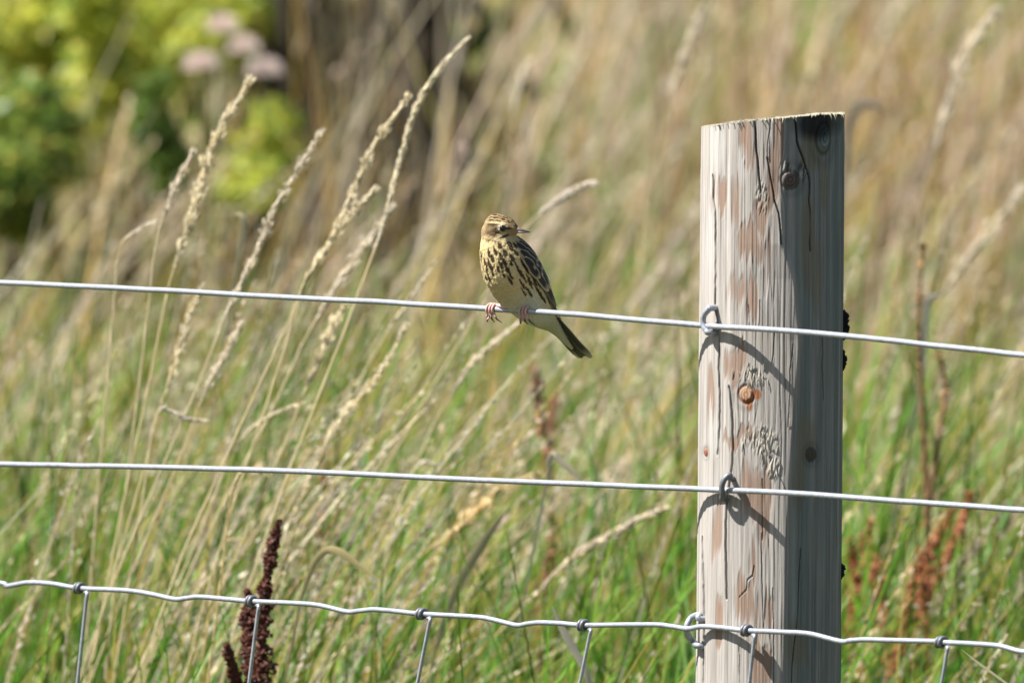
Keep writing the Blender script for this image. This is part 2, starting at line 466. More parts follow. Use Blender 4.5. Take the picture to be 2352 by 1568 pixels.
STALKS = []
def grass_stalk(label, pts, y_, head=1.0, fluff=.0022, n=90, size=.0042, col=(.60, .53, .40), stem=.0008, dens=None, bend=None, group='tall seeding grass stalks behind the fence', branch=0):
    """pts: picture points from the tip down; the stem then runs on to the ground"""
    y = y_ + (.34 if y_ < 1.2 else .9 if y_ > 1.5 else .1)
    P = [np.array(at(px, py, y)) for px, py in pts]
    last = P[-1] - P[-2]; last /= np.linalg.norm(last)
    g = float(ground_z(P[-1][0], y))
    drop = P[-1][2] - g
    q1 = P[-1] + last * drop * .45
    foot = np.array([P[-1][0] + last[0] * drop * .62, y + .02, 0]); foot[2] = float(ground_z(foot[0], foot[1])) - .01
    line = catmull(P + [q1, foot], 44)
    nseg = len(line)
    r = np.linspace(stem * .45, stem * 1.25, nseg)
    V, q, t = sweep(line, r, 5)
    c = np.tile(np.array(col) * np.array([1.02, .96, .74]), (len(V), 1))
    o = link('grass_stem', mesh_np('grass_stem', V, [q, t], c), M_DRY)
    tag(o, label, 'grass stem', group)
    STALKS.append(o)
    # seed head
    if head > 0:
        n = int(n * 2.0); fluff = fluff * .74
        hl = catmull(P, 60)
        m = max(4, int(60 * head))
        u = RNG.uniform(0, 1, n) ** .9
        i = np.clip((u * (m - 1)).astype(int), 0, 58)
        c0 = hl[i]; T = hl[i] - hl[i + 1]; T /= np.linalg.norm(T, axis=1, keepdims=True)
        off = RNG.normal(0, 1, (n, 3)); off -= T * (off * T).sum(1, keepdims=True)
        off /= np.linalg.norm(off, axis=1, keepdims=True)
        prof = np.sin(np.pi * np.clip(u * .8 + .14, 0, 1)) ** .8
        rad = fluff * prof * RNG.uniform(.15, 1.0, n)
        if branch:     # clustered side sprays
            ph = (u * branch) % 1.0
            rad = rad * (1 + .9 * (ph < .35))
        C = c0 + off * rad[:, None] - T * rad[:, None] * .4
        D = T + off * .20 + RNG.normal(0, .08, (n, 3))
        V, F, cc = scales(C, D, size * .62 * RNG.uniform(.65, 1.3, n), .25, np.tile(np.array(col) * 1.36, (n, 1)), .16)
        link('seed_head', mesh_np('seed_head', V, [F], cc, False), M_DRY, o, 'stuff')
    return o

Z = lambda *a: list(a)
STW = (.62, .56, .42); GLD = (.58, .48, .29); MAU = (.60, .545, .45)
grass_stalk('longest seeding stalk at far left, its feathery head rising far above the top wire',
            Z((577, 178), (548, 232), (520, 270), (497, 318), (478, 365), (462, 420), (447, 470), (432, 525), (415, 570), (398, 625), (383, 680), (368, 760)), .62, .82, .0046, 330, .0046, STW, branch=7)
grass_stalk('short seed head leaning just left of the longest far left stalk',
            Z((446, 345), (425, 385), (402, 430), (388, 470), (370, 515), (356, 580), (345, 680)), .66, .62, .0030, 110, .0042, MAU, branch=4)
grass_stalk('low bent seed head branching left beside the short leaning head',
            Z((358, 508), (330, 520), (300, 540), (280, 560), (268, 620), (262, 700)), .7, .5, .0016, 40, .004, MAU)
grass_stalk('slim seeding stalk with loose sprays crossing the top wire left of the bent twin heads',
            Z((740, 298), (712, 345), (688, 385), (655, 440), (622, 490), (600, 555), (572, 610), (553, 655), (520, 720), (500, 770), (470, 850)), .6, .85, .0036, 220, .0044, MAU, branch=6)
grass_stalk('narrow pointed seeding stalk left of the tallest smooth plume',
            Z((938, 218), (905, 270), (880, 302), (850, 350), (833, 390), (812, 440), (800, 470), (770, 530), (738, 590), (700, 650), (672, 720)), .55, .95, .0034, 280, .0044, STW, branch=6)
grass_stalk('tallest smooth curved plume of grass left of the bird',
            Z((1075, 88), (1045, 120), (1010, 160), (978, 205), (955, 250), (940, 292), (930, 330), (912, 390), (897, 450), (882, 510), (862, 570), (838, 640)), .58, .92, .0033, 330, .0046, (.66, .60, .48))
grass_stalk('drooping seed head between the pointed stalk and the tall smooth plume',
            Z((868, 430), (835, 460), (800, 500), (770, 540), (738, 585), (700, 650), (680, 720)), .6, .85, .0032, 150, .0044, STW, branch=4)
grass_stalk('feathery lower stalk left of the bird ending below the tall plume',
            Z((905, 470), (872, 520), (840, 560), (805, 610), (770, 660), (735, 720), (690, 800), (655, 880)), .75, .75, .0046, 200, .0046, MAU, branch=6)
grass_stalk('pale plume leaning right out from behind the head of the bird',
            Z((1366, 420), (1330, 432), (1290, 455), (1255, 480), (1225, 505), (1190, 545), (1150, 610), (1110, 690)), 1.05, .5, .0042, 190, .0052, (.62, .56, .48))
grass_stalk('slim seed head rising under the feet of the bird',
            Z((1192, 742), (1150, 775), (1105, 815), (1072, 850), (1040, 900), (1010, 950), (985, 1000), (960, 1060)), .95, .6, .0030, 120, .0048, MAU, branch=4)
grass_stalk('thick plume leaning right low beside the post, between the second wire and the netting',
            Z((1530, 1166), (1480, 1186), (1440, 1208), (1390, 1235), (1340, 1262), (1300, 1295), (1250, 1345), (1200, 1395), (1160, 1440)), .85, .85, .0040, 300, .005, (.58, .51, .40))
grass_stalk('fluffy seed head crossing the second wire right of centre',
            Z((1240, 1090), (1190, 1106), (1135, 1130), (1105, 1165), (1075, 1192), (1035, 1230), (985, 1260), (930, 1310), (890, 1370)), .9, .75, .0048, 220, .0050, GLD, branch=5)
grass_stalk('long seeding stalk sweeping down through the second wire left of centre',
            Z((935, 745), (905, 800), (872, 858), (835, 905), (800, 942), (770, 985), (742, 1035), (712, 1100), (690, 1150), (660, 1215), (640, 1270)), .7, .95, .0032, 300, .0044, STW, branch=8)
grass_stalk('thin faint stalk rising toward the breast of the bird',
            Z((1002, 598), (965, 655), (940, 690), (900, 745), (868, 800), (840, 850), (800, 930)), .9, .6, .0018, 70, .0042, MAU)
grass_stalk('blurred tall stalk in the upper right, leaning right far beyond the post',
            Z((2290, 18), (2258, 60), (2232, 100), (2200, 165), (2178, 240), (2160, 300), (2140, 380), (2120, 470), (2105, 600)), 1.7, .7, .0052, 200, .006, MAU, branch=4)
grass_stalk('blurred leaning stalk at the right edge above the top wire',
            Z((2352, 430), (2310, 490), (2255, 555), (2210, 610), (2180, 655), (2140, 730), (2110, 820)), 1.8, .7, .0056, 170, .0065, MAU, branch=3)
grass_stalk('blurred upright stalk left of the post top with faint pale head',
            Z((1620, 12), (1600, 60), (1580, 105), (1558, 170), (1535, 240), (1520, 320), (1505, 420)), 2.2, .6, .006, 120, .007, MAU)
grass_stalk('blurred pale stalk above the bird, standing alone in the green gap',
            Z((1222, 135), (1205, 170), (1192, 210), (1180, 260), (1168, 320), (1155, 420)), 2.4, .6, .005, 90, .007, MAU)
grass_stalk('nodding tan seed head directly above the netting beside the dark dock spike',
            Z((738, 1310), (700, 1326), (672, 1352), (645, 1400), (620, 1470)), .75, .6, .0026, 70, .0042, GLD)
grass_stalk('curled fine seed head over the second wire at left',
            Z((610, 1092), (585, 1078), (562, 1080), (545, 1098), (530, 1140), (520, 1230)), .42, .7, .0012, 46, .0034, GLD)
grass_stalk('small wispy seed head over the netting at left of the dark dock',
            Z((552, 1236), (532, 1240), (515, 1250), (500, 1285), (488, 1370)), .62, .6, .0012, 40, .0034, GLD)
grass_stalk('hooked pale seed head just left of centre above the second wire',
            Z((1012, 1085), (990, 1062), (965, 1065), (945, 1092), (920, 1150), (900, 1230)), .9, .5, .0022, 60, .0044, MAU)
grass_stalk('fine bending stem with hanging spikelets under the top wire at left',
            Z((475, 965), (440, 965), (400, 948), (372, 938), (352, 980), (338, 1080)), .6, .7, .0026, 60, .0044, MAU)
grass_stalk('cream arching seed head under the top wire left of the sweeping stalk',
            Z((700, 925), (640, 945), (590, 975), (555, 1005), (530, 1040), (505, 1110)), .72, .6, .0022, 80, .0042, STW)
grass_stalk('loose spray of seeds below the top wire under the slim stalk at left',
            Z((560, 740), (535, 780), (510, 830), (480, 880), (455, 940), (430, 1010)), .66, .75, .0034, 130, .0044, MAU, branch=5)
grass_stalk('second loose spray of seeds below the top wire, lower and farther left',
            Z((470, 655), (440, 715), (420, 780), (398, 850), (370, 930), (350, 1010)), .64, .75, .0036, 130, .0044, STW, branch=5)
grass_stalk('soft spray of seeds below the top wire midway between left edge and bird',
            Z((800, 690), (770, 740), (745, 790), (720, 850), (700, 900), (670, 980)), .68, .75, .0046, 150, .0046, STW, branch=5)

# bent dry leaves that show singly
def dry_leaf(label, pts, y, w, col, name='dry_grass_leaf'):
    P = catmull([np.array(at(px, py, y)) for px, py in pts], 24)
    g = P[-1].copy(); g[0] -= .13; g[2] = float(ground_z(g[0], y)) - .01
    line = np.vstack([P, catmull([P[-1], (P[-1] + g) / 2, g], 8)[1:]])
    n = len(line)
    T = np.gradient(line, axis=0); T /= np.linalg.norm(T, axis=1)[:, None] + 1e-9
    S = np.cross(T, np.array([.25, -1, .1])); S /= np.linalg.norm(S, axis=1)[:, None] + 1e-9
    N = np.cross(S, T)
    ww = w * np.interp(np.arange(n), [0, 8, 18, 23, 25, n - 1], [.12, 1, .85, .4, .06, .05]) * .5
    V = np.stack([line - S * ww[:, None], line + N * ww[:, None] * .3, line + S * ww[:, None]], 1).reshape(-1, 3)
    b = np.arange(n - 1) * 3
    q = np.vstack([np.stack([b, b + 1, b + 4, b + 3], 1), np.stack([b + 1, b + 2, b + 5, b + 4], 1)])
    o = link(name, mesh_np(name, V, [q], np.tile(np.array(col), (len(V), 1))), M_DRY)
    return tag(o, label, 'grass leaf', 'dry bent grass leaves')
dry_leaf('bent golden dry leaf folded over above the netting, right of the dark dock', Z((872, 1332), (830, 1302), (790, 1272), (760, 1262), (738, 1272), (715, 1310), (690, 1380)), .62, .006, (.62, .50, .24))
dry_leaf('pale broad leaf tip hanging across the second wire right of centre', Z((1342, 1112), (1318, 1085), (1290, 1060), (1272, 1042), (1262, 1060), (1262, 1075)), .9, .006, (.60, .52, .36))
dry_leaf('straight pale leaf slanting down below the netting wire right of centre', Z((1268, 1392), (1290, 1440), (1318, 1490), (1345, 1540), (1360, 1600)), .55, .006, (.56, .49, .38))
dry_leaf('thin bright straw slanting down at the bottom right under the netting', Z((2208, 1490), (2250, 1524), (2300, 1560), (2352, 1600)), -.16, .0016, (.70, .62, .40))
dry_leaf('grey brown arched leaf bent over beside the post top on its right', Z((2030, 262), (2010, 240), (1985, 238), (1962, 256), (1950, 310), (1940, 420)), 3.2, .010, (.42, .33, .25))
dry_leaf('broken upright leaf right of the post just under the top wire', Z((2180, 668), (2150, 680), (2132, 690), (2126, 740), (2122, 800), (2118, 880)), 1.8, .006, (.58, .50, .40))
dry_leaf('small folded pale leaf end left of centre, high between the seeding stalks', Z((535, 492), (555, 495), (560, 520), (552, 560), (545, 600)), 1.25, .005, (.62, .52, .32))
dry_leaf('broad tan leaf slanting across at bottom centre beside the leaning plume', Z((1170, 1165), (1130, 1215), (1095, 1270), (1060, 1330), (1030, 1400), (1000, 1500)), 1.1, .008, (.42, .36, .20))

# ------------------------------------------------------------------ dock plants
def dock(label, spikes, y, col, dens=9000, rad=.006, size=.0028, stemcol=(.16, .07, .03), seedname='seed_spike', group=None, jit=.35):
    t = thing('dock_plant', label, 'dock plant', group)
    first = True
    for pts, wid in spikes:
        P = catmull([np.array(at(px, py, y + dy)) for px, py, dy in pts], 60)
        if first:
            g = P[-1].copy(); g[2] = float(ground_z(g[0], g[1])) - .01
            line = np.vstack([P, g[None]])
        else:
            line = P
        V, q, tr = sweep(line, np.linspace(.0012, .003, len(line)), 6)
        st = link('stem', mesh_np('stem', V, [q, tr], np.tile(np.array(stemcol), (len(V), 1))), M_DOCK, t)
        L = np.linalg.norm(np.diff(P, axis=0), axis=1).sum()
        prof = np.interp(np.linspace(0, 1, 60), np.linspace(0, 1, len(wid)), wid) * PX * (9 + y) / 9 * .5
        n = int(dens * L)
        u = RNG.uniform(0, 1, n); f = u * 59; i = np.clip(f.astype(int), 0, 58)
        # seeds stand in whorls
        wh = .5 + .5 * np.sin(u * L / .013 * 2 * np.pi + 3 * np.sin(u * 9))
        c = P[i] * (1 - (f - i))[:, None] + P[i + 1] * (f - i)[:, None]
        T = P[i] - P[i + 1]; T /= np.linalg.norm(T, axis=1, keepdims=True)
        off = RNG.normal(0, 1, (n, 3)); off -= T * (off * T).sum(1, keepdims=True); off /= np.linalg.norm(off, axis=1, keepdims=True)
        lump = vnoise(np.stack([u * L * 90, u * 0 + len(label), u * 0], 1), 3)
        r = prof[i] * RNG.uniform(.15, 1, n) ** .7 * (.25 + .45 * wh + .75 * lump ** 1.5)
        C = c + off * r[:, None]
        D = off * .6 + RNG.normal(0, .5, (n, 3))
        V, F, cc = scales(C, D, size * RNG.uniform(.6, 1.25, n), .62, np.tile(np.array(col), (n, 1)), jit)
        link(seedname, mesh_np(seedname, V, [F], cc, False), M_DOCK, t, 'stuff')
        first = False
    return t
dock('dark red brown dock with dense seed spikes behind the netting at left',
     [([(641, 1196, 0), (630, 1240, 0), (620, 1290, 0), (610, 1345, 0), (607, 1400, 0), (602, 1470, 0), (596, 1540, 0), (590, 1640, 0)], (12, 24, 34, 46, 60, 70, 74, 74)),
      ([(566, 1352, .03), (576, 1395, .03), (570, 1450, .02), (572, 1520, .01), (585, 1600, 0)], (10, 40, 44, 50, 40)),
      ([(520, 1478, -.02), (530, 1520, -.01), (545, 1570, 0), (575, 1650, 0)], (12, 26, 34, 30))],
     .60, (.115, .038, .025), 13000, .006, .0023, (.09, .03, .02))
dock('rusty orange dock with loose seed branches low beside the post on its right',
     [([(2190, 1165, 0), (2165, 1215, 0), (2130, 1270, 0), (2105, 1330, 0), (2080, 1420, 0), (2060, 1520, 0), (2045, 1620, 0)], (10, 22, 40, 50, 40, 34, 20)),
      ([(2000, 1195, .05), (1990, 1250, .05), (2010, 1320, .03), (2030, 1420, .02), (2045, 1560, 0)], (10, 36, 44, 34, 20)),
      ([(1950, 1235, .08), (1960, 1300, .08), (1965, 1400, .06), (1955, 1500, .04), (2030, 1620, 0)], (14, 40, 36, 40, 20)),
      ([(2140, 1300, -.05), (2120, 1350, -.05), (2130, 1420, -.04), (2100, 1500, -.02), (2060, 1600, 0)], (18, 40, 44, 30, 16)),
      ([(2230, 1130, .08), (2215, 1180, .08), (2195, 1240, .06), (2150, 1330, .03), (2100, 1440, 0)], (8, 18, 26, 26, 16))],
     1.6, (.38, .14, .06), 4200, .006, .0030, (.26, .12, .05))
dock('slender rusty dock right of the bird below the top wire, well behind the fence',
     [([(1226, 840, 0), (1232, 890, 0), (1240, 940, 0), (1252, 1000, 0), (1262, 1080, 0), (1270, 1180, 0)], (10, 30, 34, 24, 12, 4)),
      ([(1275, 905, .02), (1268, 950, .02), (1262, 1010, .01), (1262, 1080, 0)], (8, 18, 20, 10))],
     2.1, (.34, .16, .09), 1300, .006, .0042, (.24, .11, .06))
dock('small red stemmed dock at left of centre around the second wire',
     [([(748, 1035, 0), (745, 1080, 0), (748, 1130, 0), (738, 1200, 0), (728, 1290, 0)], (8, 22, 26, 20, 8))],
     2.0, (.32, .12, .08), 1000, .006, .0045, (.22, .08, .05))
dock('thin reddish dock standing right of centre between the second wire and netting',
     [([(1262, 1180, 0), (1268, 1240, 0), (1258, 1300, 0), (1245, 1370, 0), (1240, 1450, 0)], (8, 20, 18, 24, 8))],
     1.9, (.32, .15, .08), 900, .006, .0045, (.24, .11, .05))
dock('brown dead dock stem far right of the post, forked above the second wire',
     [([(2120, 560, 0), (2112, 680, 0), (2112, 800, 0), (2118, 930, 0), (2125, 1060, 0), (2130, 1200, 0)], (3, 6, 8, 12, 14, 8)),
      ([(2150, 790, .02), (2165, 850, .02), (2172, 900, .02), (2160, 980, .01), (2145, 1080, 0), (2130, 1190, 0)], (3, 8, 18, 16, 10, 4))],
     1.7, (.30, .16, .075), 500, .006, .0038, (.22, .13, .06))

# ------------------------------------------------------------------ bushes beyond
def leaf_bush(name, label, cat, cx, y, w, d, z0, z1, n, lsize, cols, stems=7, stemr=.006, group=None, lumps=7, gap=.45, where=None):
    """stems from the ground and leaf blades spread in lumps through the crown"""
    g = float(ground_z(cx, y))
    t = thing(name, label, cat, group)
    parts = []
    lump = []
    if where is not None:
        for (px, py, yy, r) in where:
            q = at(px, py, yy); lump.append((q.x, yy, q.z, r))
        lumps = len(lump)
    for k in range(lumps if where is None else 0):
        lump.append((cx + RNG.uniform(-.8, .8) * w, y + RNG.uniform(-.7, .7) * d, RNG.uniform(z0 + .1 * (z1 - z0), z1 - .12 * (z1 - z0)), RNG.uniform(.28, .6) * min(w, (z1 - z0)) ))
    for k in range(stems):
        lx, ly, lz, lr = lump[k % lumps]
        p0 = (cx + RNG.uniform(-.3, .3) * w, y + RNG.uniform(-.3, .3) * d, g - .02)
        mid = ((p0[0] + lx) / 2 + RNG.uniform(-.04, .04), (p0[1] + ly) / 2, (p0[2] + lz) / 2 + .05)
        parts.append(sweep(catmull([p0, mid, (lx, ly, lz)], 10), np.linspace(stemr, stemr * .3, 10), 6))
    V, q, tr = join_parts(parts)
    link('trunk', mesh_np('trunk', V, [q, tr]), M_BARK, t)
    L = np.array(lump)
    li = RNG.integers(0, lumps, n)
    dirv = RNG.normal(0, 1, (n, 3)); dirv /= np.linalg.norm(dirv, axis=1, keepdims=True)
    rr = L[li, 3] * RNG.uniform(.25, 1.05, n) ** .7
    C = L[li, :3] + dirv * rr[:, None] * np.array([1.0, .9, .95])
    keep = fbm(C * 9, 77) > gap - .12
    keep &= C[:, 2] > ground_z(C[:, 0], C[:, 1]) + .03
    C, dirv = C[keep], dirv[keep]; n = len(C)
    D = dirv * .6 + RNG.normal(0, .6, (n, 3)); D[:, 2] -= .15; D /= np.linalg.norm(D, axis=1, keepdims=True)
    S = np.cross(D, RNG.normal(0, 1, (n, 3)) + np.array([0, 0, 1.0])); S /= np.linalg.norm(S, axis=1, keepdims=True)
    N = np.cross(S, D)
    s = lsize * RNG.uniform(.6, 1.35, (n, 1))
    V = np.stack([C - D * s, C - S * s * .42 + N * s * .12, C + S * s * .42 + N * s * .12, C + D * s], 1).reshape(-1, 3)
    b = np.arange(n) * 4
    F = np.vstack([np.stack([b, b + 2, b + 1], 1), np.stack([b + 1, b + 2, b + 3], 1)])
    cl = fbm(C * 4, 5)[:, None]
    c = pal(cols, n, .2) * (.75 + .5 * cl)
    link('crown', mesh_np('crown', V, [F], np.repeat(c, 4, axis=0), False), M_LEAF, t, 'stuff')
    return t
YG = [(.42, .46, .05), (.52, .51, .07), (.36, .43, .07), (.55, .50, .11), (.30, .39, .07)]
DG = [(.12, .20, .035), (.16, .25, .045), (.20, .27, .06)]
MG = [(.11, .24, .035), (.15, .28, .05), (.09, .19, .03)]
BW = random.Random(21)
main = []
for k in range(64):
    px, py = BW.uniform(-150, 560), BW.uniform(-120, 290)
    if px * .5 + py > 370 or (450 < px and 60 < py): continue
    main.append((px, py, BW.uniform(5.9, 6.8), BW.uniform(.035, .085)))
p = at(170, 60, 6.5)
leaf_bush('leafy_bush', 'yellow green leafy bush filling the upper left corner beyond the grass', 'bush', p.x, 6.5, .34, .25, .8, 1.5, 13000, .013, YG, 14, .004, None, 1, .40, main)
p = at(30, 360, 5.4)
leaf_bush('leafy_bush', 'darker green leafy bush low at the left edge under the yellow green bush', 'bush', p.x, 5.4, .22, .18, .62, 1.16, 3200, .012, DG + YG[2:5], 6, .004, None, 1, .42,
          [(-60, 300, 5.5, .07), (20, 330, 5.4, .06), (60, 260, 5.6, .045), (-20, 420, 5.3, .06), (90, 370, 5.5, .035), (120, 300, 5.6, .03), (30, 470, 5.3, .04)])
p = at(605, 400, 5.2)
leaf_bush('leafy_bush', 'small bright yellow green clump of leaves above the slim stalks left of the bird', 'bush', p.x, 5.2, .085, .08, .86, 1.20, 650, .011, YG, 4, .003, None, 1, .42,
          [(625, 262, 5.3, .022), (640, 310, 5.2, .030), (600, 345, 5.2, .034), (560, 400, 5.2, .030), (590, 430, 5.1, .032), (540, 440, 5.2, .022), (650, 360, 5.25, .020)])
p = at(540, 25, 6.4)
leaf_bush('leafy_bush', 'fresh green leafy sprig at the top edge left of the dark upright stems', 'bush', p.x, 6.4, .095, .08, 1.05, 1.50, 900, .013, MG, 4, .003, None, 1, .40,
          [(520, -20, 6.4, .04), (555, 20, 6.4, .035), (575, -40, 6.5, .04), (545, 60, 6.4, .02)])
p = at(372, 350, 5.4)
leaf_bush('leafy_bush', 'dark narrow green sapling between the left bush and the small bright clump', 'bush', p.x, 5.4, .05, .06, .80, 1.20, 700, .012, DG, 3, .004, None, 1, .40,
          [(365, 200, 5.4, .018), (352, 250, 5.4, .022), (368, 310, 5.4, .022), (385, 360, 5.4, .026), (395, 410, 5.4, .02), (340, 300, 5.4, .016)])

def hollow_shrub():  # stems and leaves coloured dark to stand in for a shaded hollow
    t = thing('hollow_shrub', 'dark upright stems standing in for a shaded hollow at the top edge above the grass', 'shrub')
    spots = [608, 622, 640, 655, 672, 700, 716, 732, 760, 800, 838, 862, 890, 920, 932, 946, 958, 972, 988, 1004, 1030, 1052]
    for k, px in enumerate(spots):
        yy = 5.9 + RNG.uniform(-.12, .3)
        top = at(px + RNG.uniform(-6, 14), -60 - 60 * RNG.uniform(0, 1), yy)
        b = at(px + RNG.uniform(-10, 10) + 18, 300, yy)
        f = np.array(b); f[2] = float(ground_z(b.x, yy)) - .02
        mid = (np.array(top) + f) / 2 + np.array([RNG.uniform(-.012, .012), 0, 0])
        big = k in (1, 2, 3, 14, 15, 16, 18)
        V, q, tr = sweep(catmull([f, mid, np.array(top)], 14), np.linspace(.012 if big else .007, .008 if big else .003, 14), 7)
        link('trunk', mesh_np('trunk', V, [q, tr]), M_BARK, t)
    # dark leaves behind the stems, their colour deepening the shaded hollow
    n = 1000
    c0 = at(830, 60, 6.4)
    C = np.stack([RNG.normal(c0.x, .075, n), RNG.uniform(6.2, 6.6, n), RNG.uniform(.92, 1.42, n)], 1)
    D = RNG.normal(0, .4, (n, 3)); D[:, 2] -= 1; D /= np.linalg.norm(D, axis=1, keepdims=True)
    S = np.cross(D, RNG.normal(0, 1, (n, 3))); S /= np.linalg.norm(S, axis=1, keepdims=True)
    s = .028 * RNG.uniform(.6, 1.4, (n, 1))
    V = np.stack([C - D * s, C - S * s * .3, C + S * s * .3, C + D * s], 1).reshape(-1, 3)
    b = np.arange(n) * 4
    F = np.vstack([np.stack([b, b + 2, b + 1], 1), np.stack([b + 1, b + 2, b + 3], 1)])
    c = pal([(.05, .05, .02), (.07, .055, .03), (.04, .06, .02), (.10, .075, .04)], n, .3)
    link('hollow_leaves', mesh_np('hollow_leaves', V, [F], np.repeat(c, 4, axis=0), False), M_LEAF, t, 'stuff')
hollow_shrub()

def fluffy_flower(label, px, py, y, r, low):
    t = thing('thistle', label, 'thistle', 'pale seeding thistles in the upper left grass')
    p = np.array(at(px, py, y)); f = p.copy(); f[0] -= .03; f[2] = float(ground_z(f[0], y)) - .01
    V, q, tr = sweep(catmull([p, (p + f) / 2 + np.array([.01, 0, 0]), f], 12), np.linspace(.002, .004, 12), 6)
    link('stem', mesh_np('stem', V, [q, tr], np.tile(np.array((.2, .2, .08)), (len(V), 1))), M_DRY, t)
    n = 170
    D = RNG.normal(0, 1, (n, 3)); D /= np.linalg.norm(D, axis=1, keepdims=True); D[:, 2] = np.abs(D[:, 2]) - .3
    V, F, cc = scales(p + D * r * .5, D, np.full(n, r * .5), .12, np.tile(np.array((.86, .76, .72)), (n, 1)), .12)
    link('flower_head', mesh_np('flower_head', V, [F], cc, False), M_DRY, t, 'stuff')
fluffy_flower('pale pink fluffy thistle head, lowest beside the dark upright stems', 608, 162, 5.2, .021, 0)
fluffy_flower('pale pink fluffy thistle head, middle one beside the dark upright stems', 563, 112, 5.3, .020, 0)
fluffy_flower('pale pink fluffy thistle head, topmost above its two neighbours', 512, 62, 5.4, .020, 0)
fluffy_flower('pale pink fluffy thistle head, left of the other three', 462, 150, 5.3, .022, 0)

# ------------------------------------------------------------------ the post
def make_post():
    t = thing('fence_post', 'round weathered wooden fence post, pale on its lit left side', 'fence post', None)
    th_front = np.linspace(-1.75, 1.75, 520)                # angle from the camera side, + to the right
    th_back = np.linspace(1.75, 2 * np.pi - 1.75, 82)[1:-1]
    TH = np.concatenate([th_front, th_back]); nc = len(TH)
    z_of = lambda py: float(at(1771, py, -POST_R).z)
    ztop = z_of(282)
    zlow = z_of(1600)
    rows = np.concatenate([np.linspace(-.3, zlow - .01, 16), np.linspace(zlow, ztop, 470)])
    nr = len(rows)
    zz, tt = np.meshgrid(rows, TH, indexing='ij')
    zz, tt = zz.ravel(), tt.ravel()
    pyz = 784 - (zz - z_of(784)) / (z_of(265) - z_of(784)) * (784 - 265)
    PXf = 1771 + 168 * np.sin(np.clip(tt, -np.pi / 2, np.pi / 2)) + np.where(np.abs(tt) > np.pi / 2, 9999, 0)
    frontm = np.abs(tt) < 1.6
    # cross section: a ridge parts the lit face from the shaded face
    ridge_px = np.interp(pyz, [265, 560, 640, 780, 1000, 1250, 1568], [1787, 1786, 1812, 1826, 1812, 1801, 1798])
    ridge = np.arcsin((ridge_px - 1771) / 168)
    d = tt - ridge
    R = POST_R * (1 + .105 * np.exp(-np.abs(d) / .36) - .015)
    P3 = np.stack([np.cos(tt) * 1.6, np.sin(tt) * 1.6, zz * 9], 1)
    R += POST_R * .016 * (fbm(P3, 21) - .5)
    grain = fbm(np.stack([np.cos(tt) * 38, np.sin(tt) * 38, zz * 26], 1), 5, 2) - .5
    R += .0007 * grain
    R -= POST_R * .012 * np.clip((1500 - pyz) / 1300, 0, 1)
    # colour: silvered wood, peeled pinkish patches, green tint with painted shade
    n1 = fbm(np.stack([np.cos(tt) * 5, np.sin(tt) * 5, zz * 11], 1), 31, 5)
    n2 = fbm(np.stack([np.cos(tt) * 30, np.sin(tt) * 30, zz * 10], 1), 32, 3)
    n3 = fbm(np.stack([np.cos(tt) * 9, np.sin(tt) * 9, zz * 7], 1), 33, 4)
    col = np.tile(np.array([.36, .33, .30]), (len(zz), 1)) * (.80 + .40 * n2)[:, None]
    ttw = tt.copy()
    for cx, cy, rr, k_ in [(1885, 328, 30, .9), (1806, 412, 26, .9), (1713, 906, 26, .9), (1859, 1045, 20, .9), (1740, 1012, 40, .5), (1620, 1043, 12, .8)]:
        e = ((PXf - cx) / rr) ** 2 + ((pyz - cy) / (rr * 2.1)) ** 2
        ttw = ttw - (PXf - cx) / 168 * k_ * np.exp(-e)
    gl = fbm(np.stack([ttw * 52 + 1.5 * fbm(np.stack([zz * 16, tt * 2, zz * 0], 1), 71, 2), zz * 7, zz * 0], 1), 72, 3)
    gl2 = fbm(np.stack([ttw * 17, zz * 3.5, zz * 0], 1), 73, 3)
    line = np.clip((.40 - gl) * 7, 0, 1)
    col = col * (1.0 + .55 * (gl2 - .5) + .35 * (gl - .5))[:, None] * (1 - .34 * line)[:, None]
    R -= .00022 * line
    pink = np.array([.255, .178, .135])
    patches = [(1700, 312, 16, 40), (1714, 352, 12, 46), (1776, 323, 12, 62), (1765, 413, 15, 75), (1650, 442, 18, 38), (1682, 470, 10, 75), (1712, 557, 38, 46), (1740, 480, 14, 40),
               (1690, 666, 26, 44), (1722, 697, 20, 58), (1758, 600, 12, 70), (1646, 1216, 12, 66), (1700, 1000, 30, 20), (1715, 1382, 32, 58), (1733, 1288, 11, 72), (1762, 1415, 15, 50), (1751, 1525, 26, 50),
               (1735, 1130, 40, 70), (1690, 830, 26, 40), (1755, 1190, 14, 80), (1630, 900, 8, 60), (1660, 1440, 12, 60)]
    pm = np.zeros(len(zz))
    wx = (fbm(np.stack([np.cos(tt) * 14, np.sin(tt) * 14, zz * 16], 1), 51, 3) - .5) * 44; wy = (fbm(np.stack([np.cos(tt) * 20, np.sin(tt) * 20, zz * 9], 1), 52, 3) - .5) * 110
    for cx, cy, rx, ry in patches:
        q = ((PXf + wx - cx) / rx) ** 2 + ((pyz + wy - cy) / ry) ** 2
        pm = np.maximum(pm, np.clip((1.35 - q + (n1 - .5) * 2.6 + (n2 - .5) * .35) * 1.2, 0, 1))
    pm = np.where(frontm, pm, np.clip((n1 - .52) * 6, 0, 1))
    pm = pm * np.clip(.85 + (n2 - .3) * .6, .6, 1)
    col = col * (1 - pm[:, None]) + pink * (.8 + .4 * n2)[:, None] * pm[:, None]
    R -= .00035 * smooth01(pm * 1.4)                                   # the bark skin has peeled here
    # green grey algae, darkened from the ridge on to paint in shade
    alg_shade = np.clip((tt - ridge + .02) * 9, 0, 1) * np.clip(.78 + (n3 - .5) * 1.8, .3, 1) * frontm
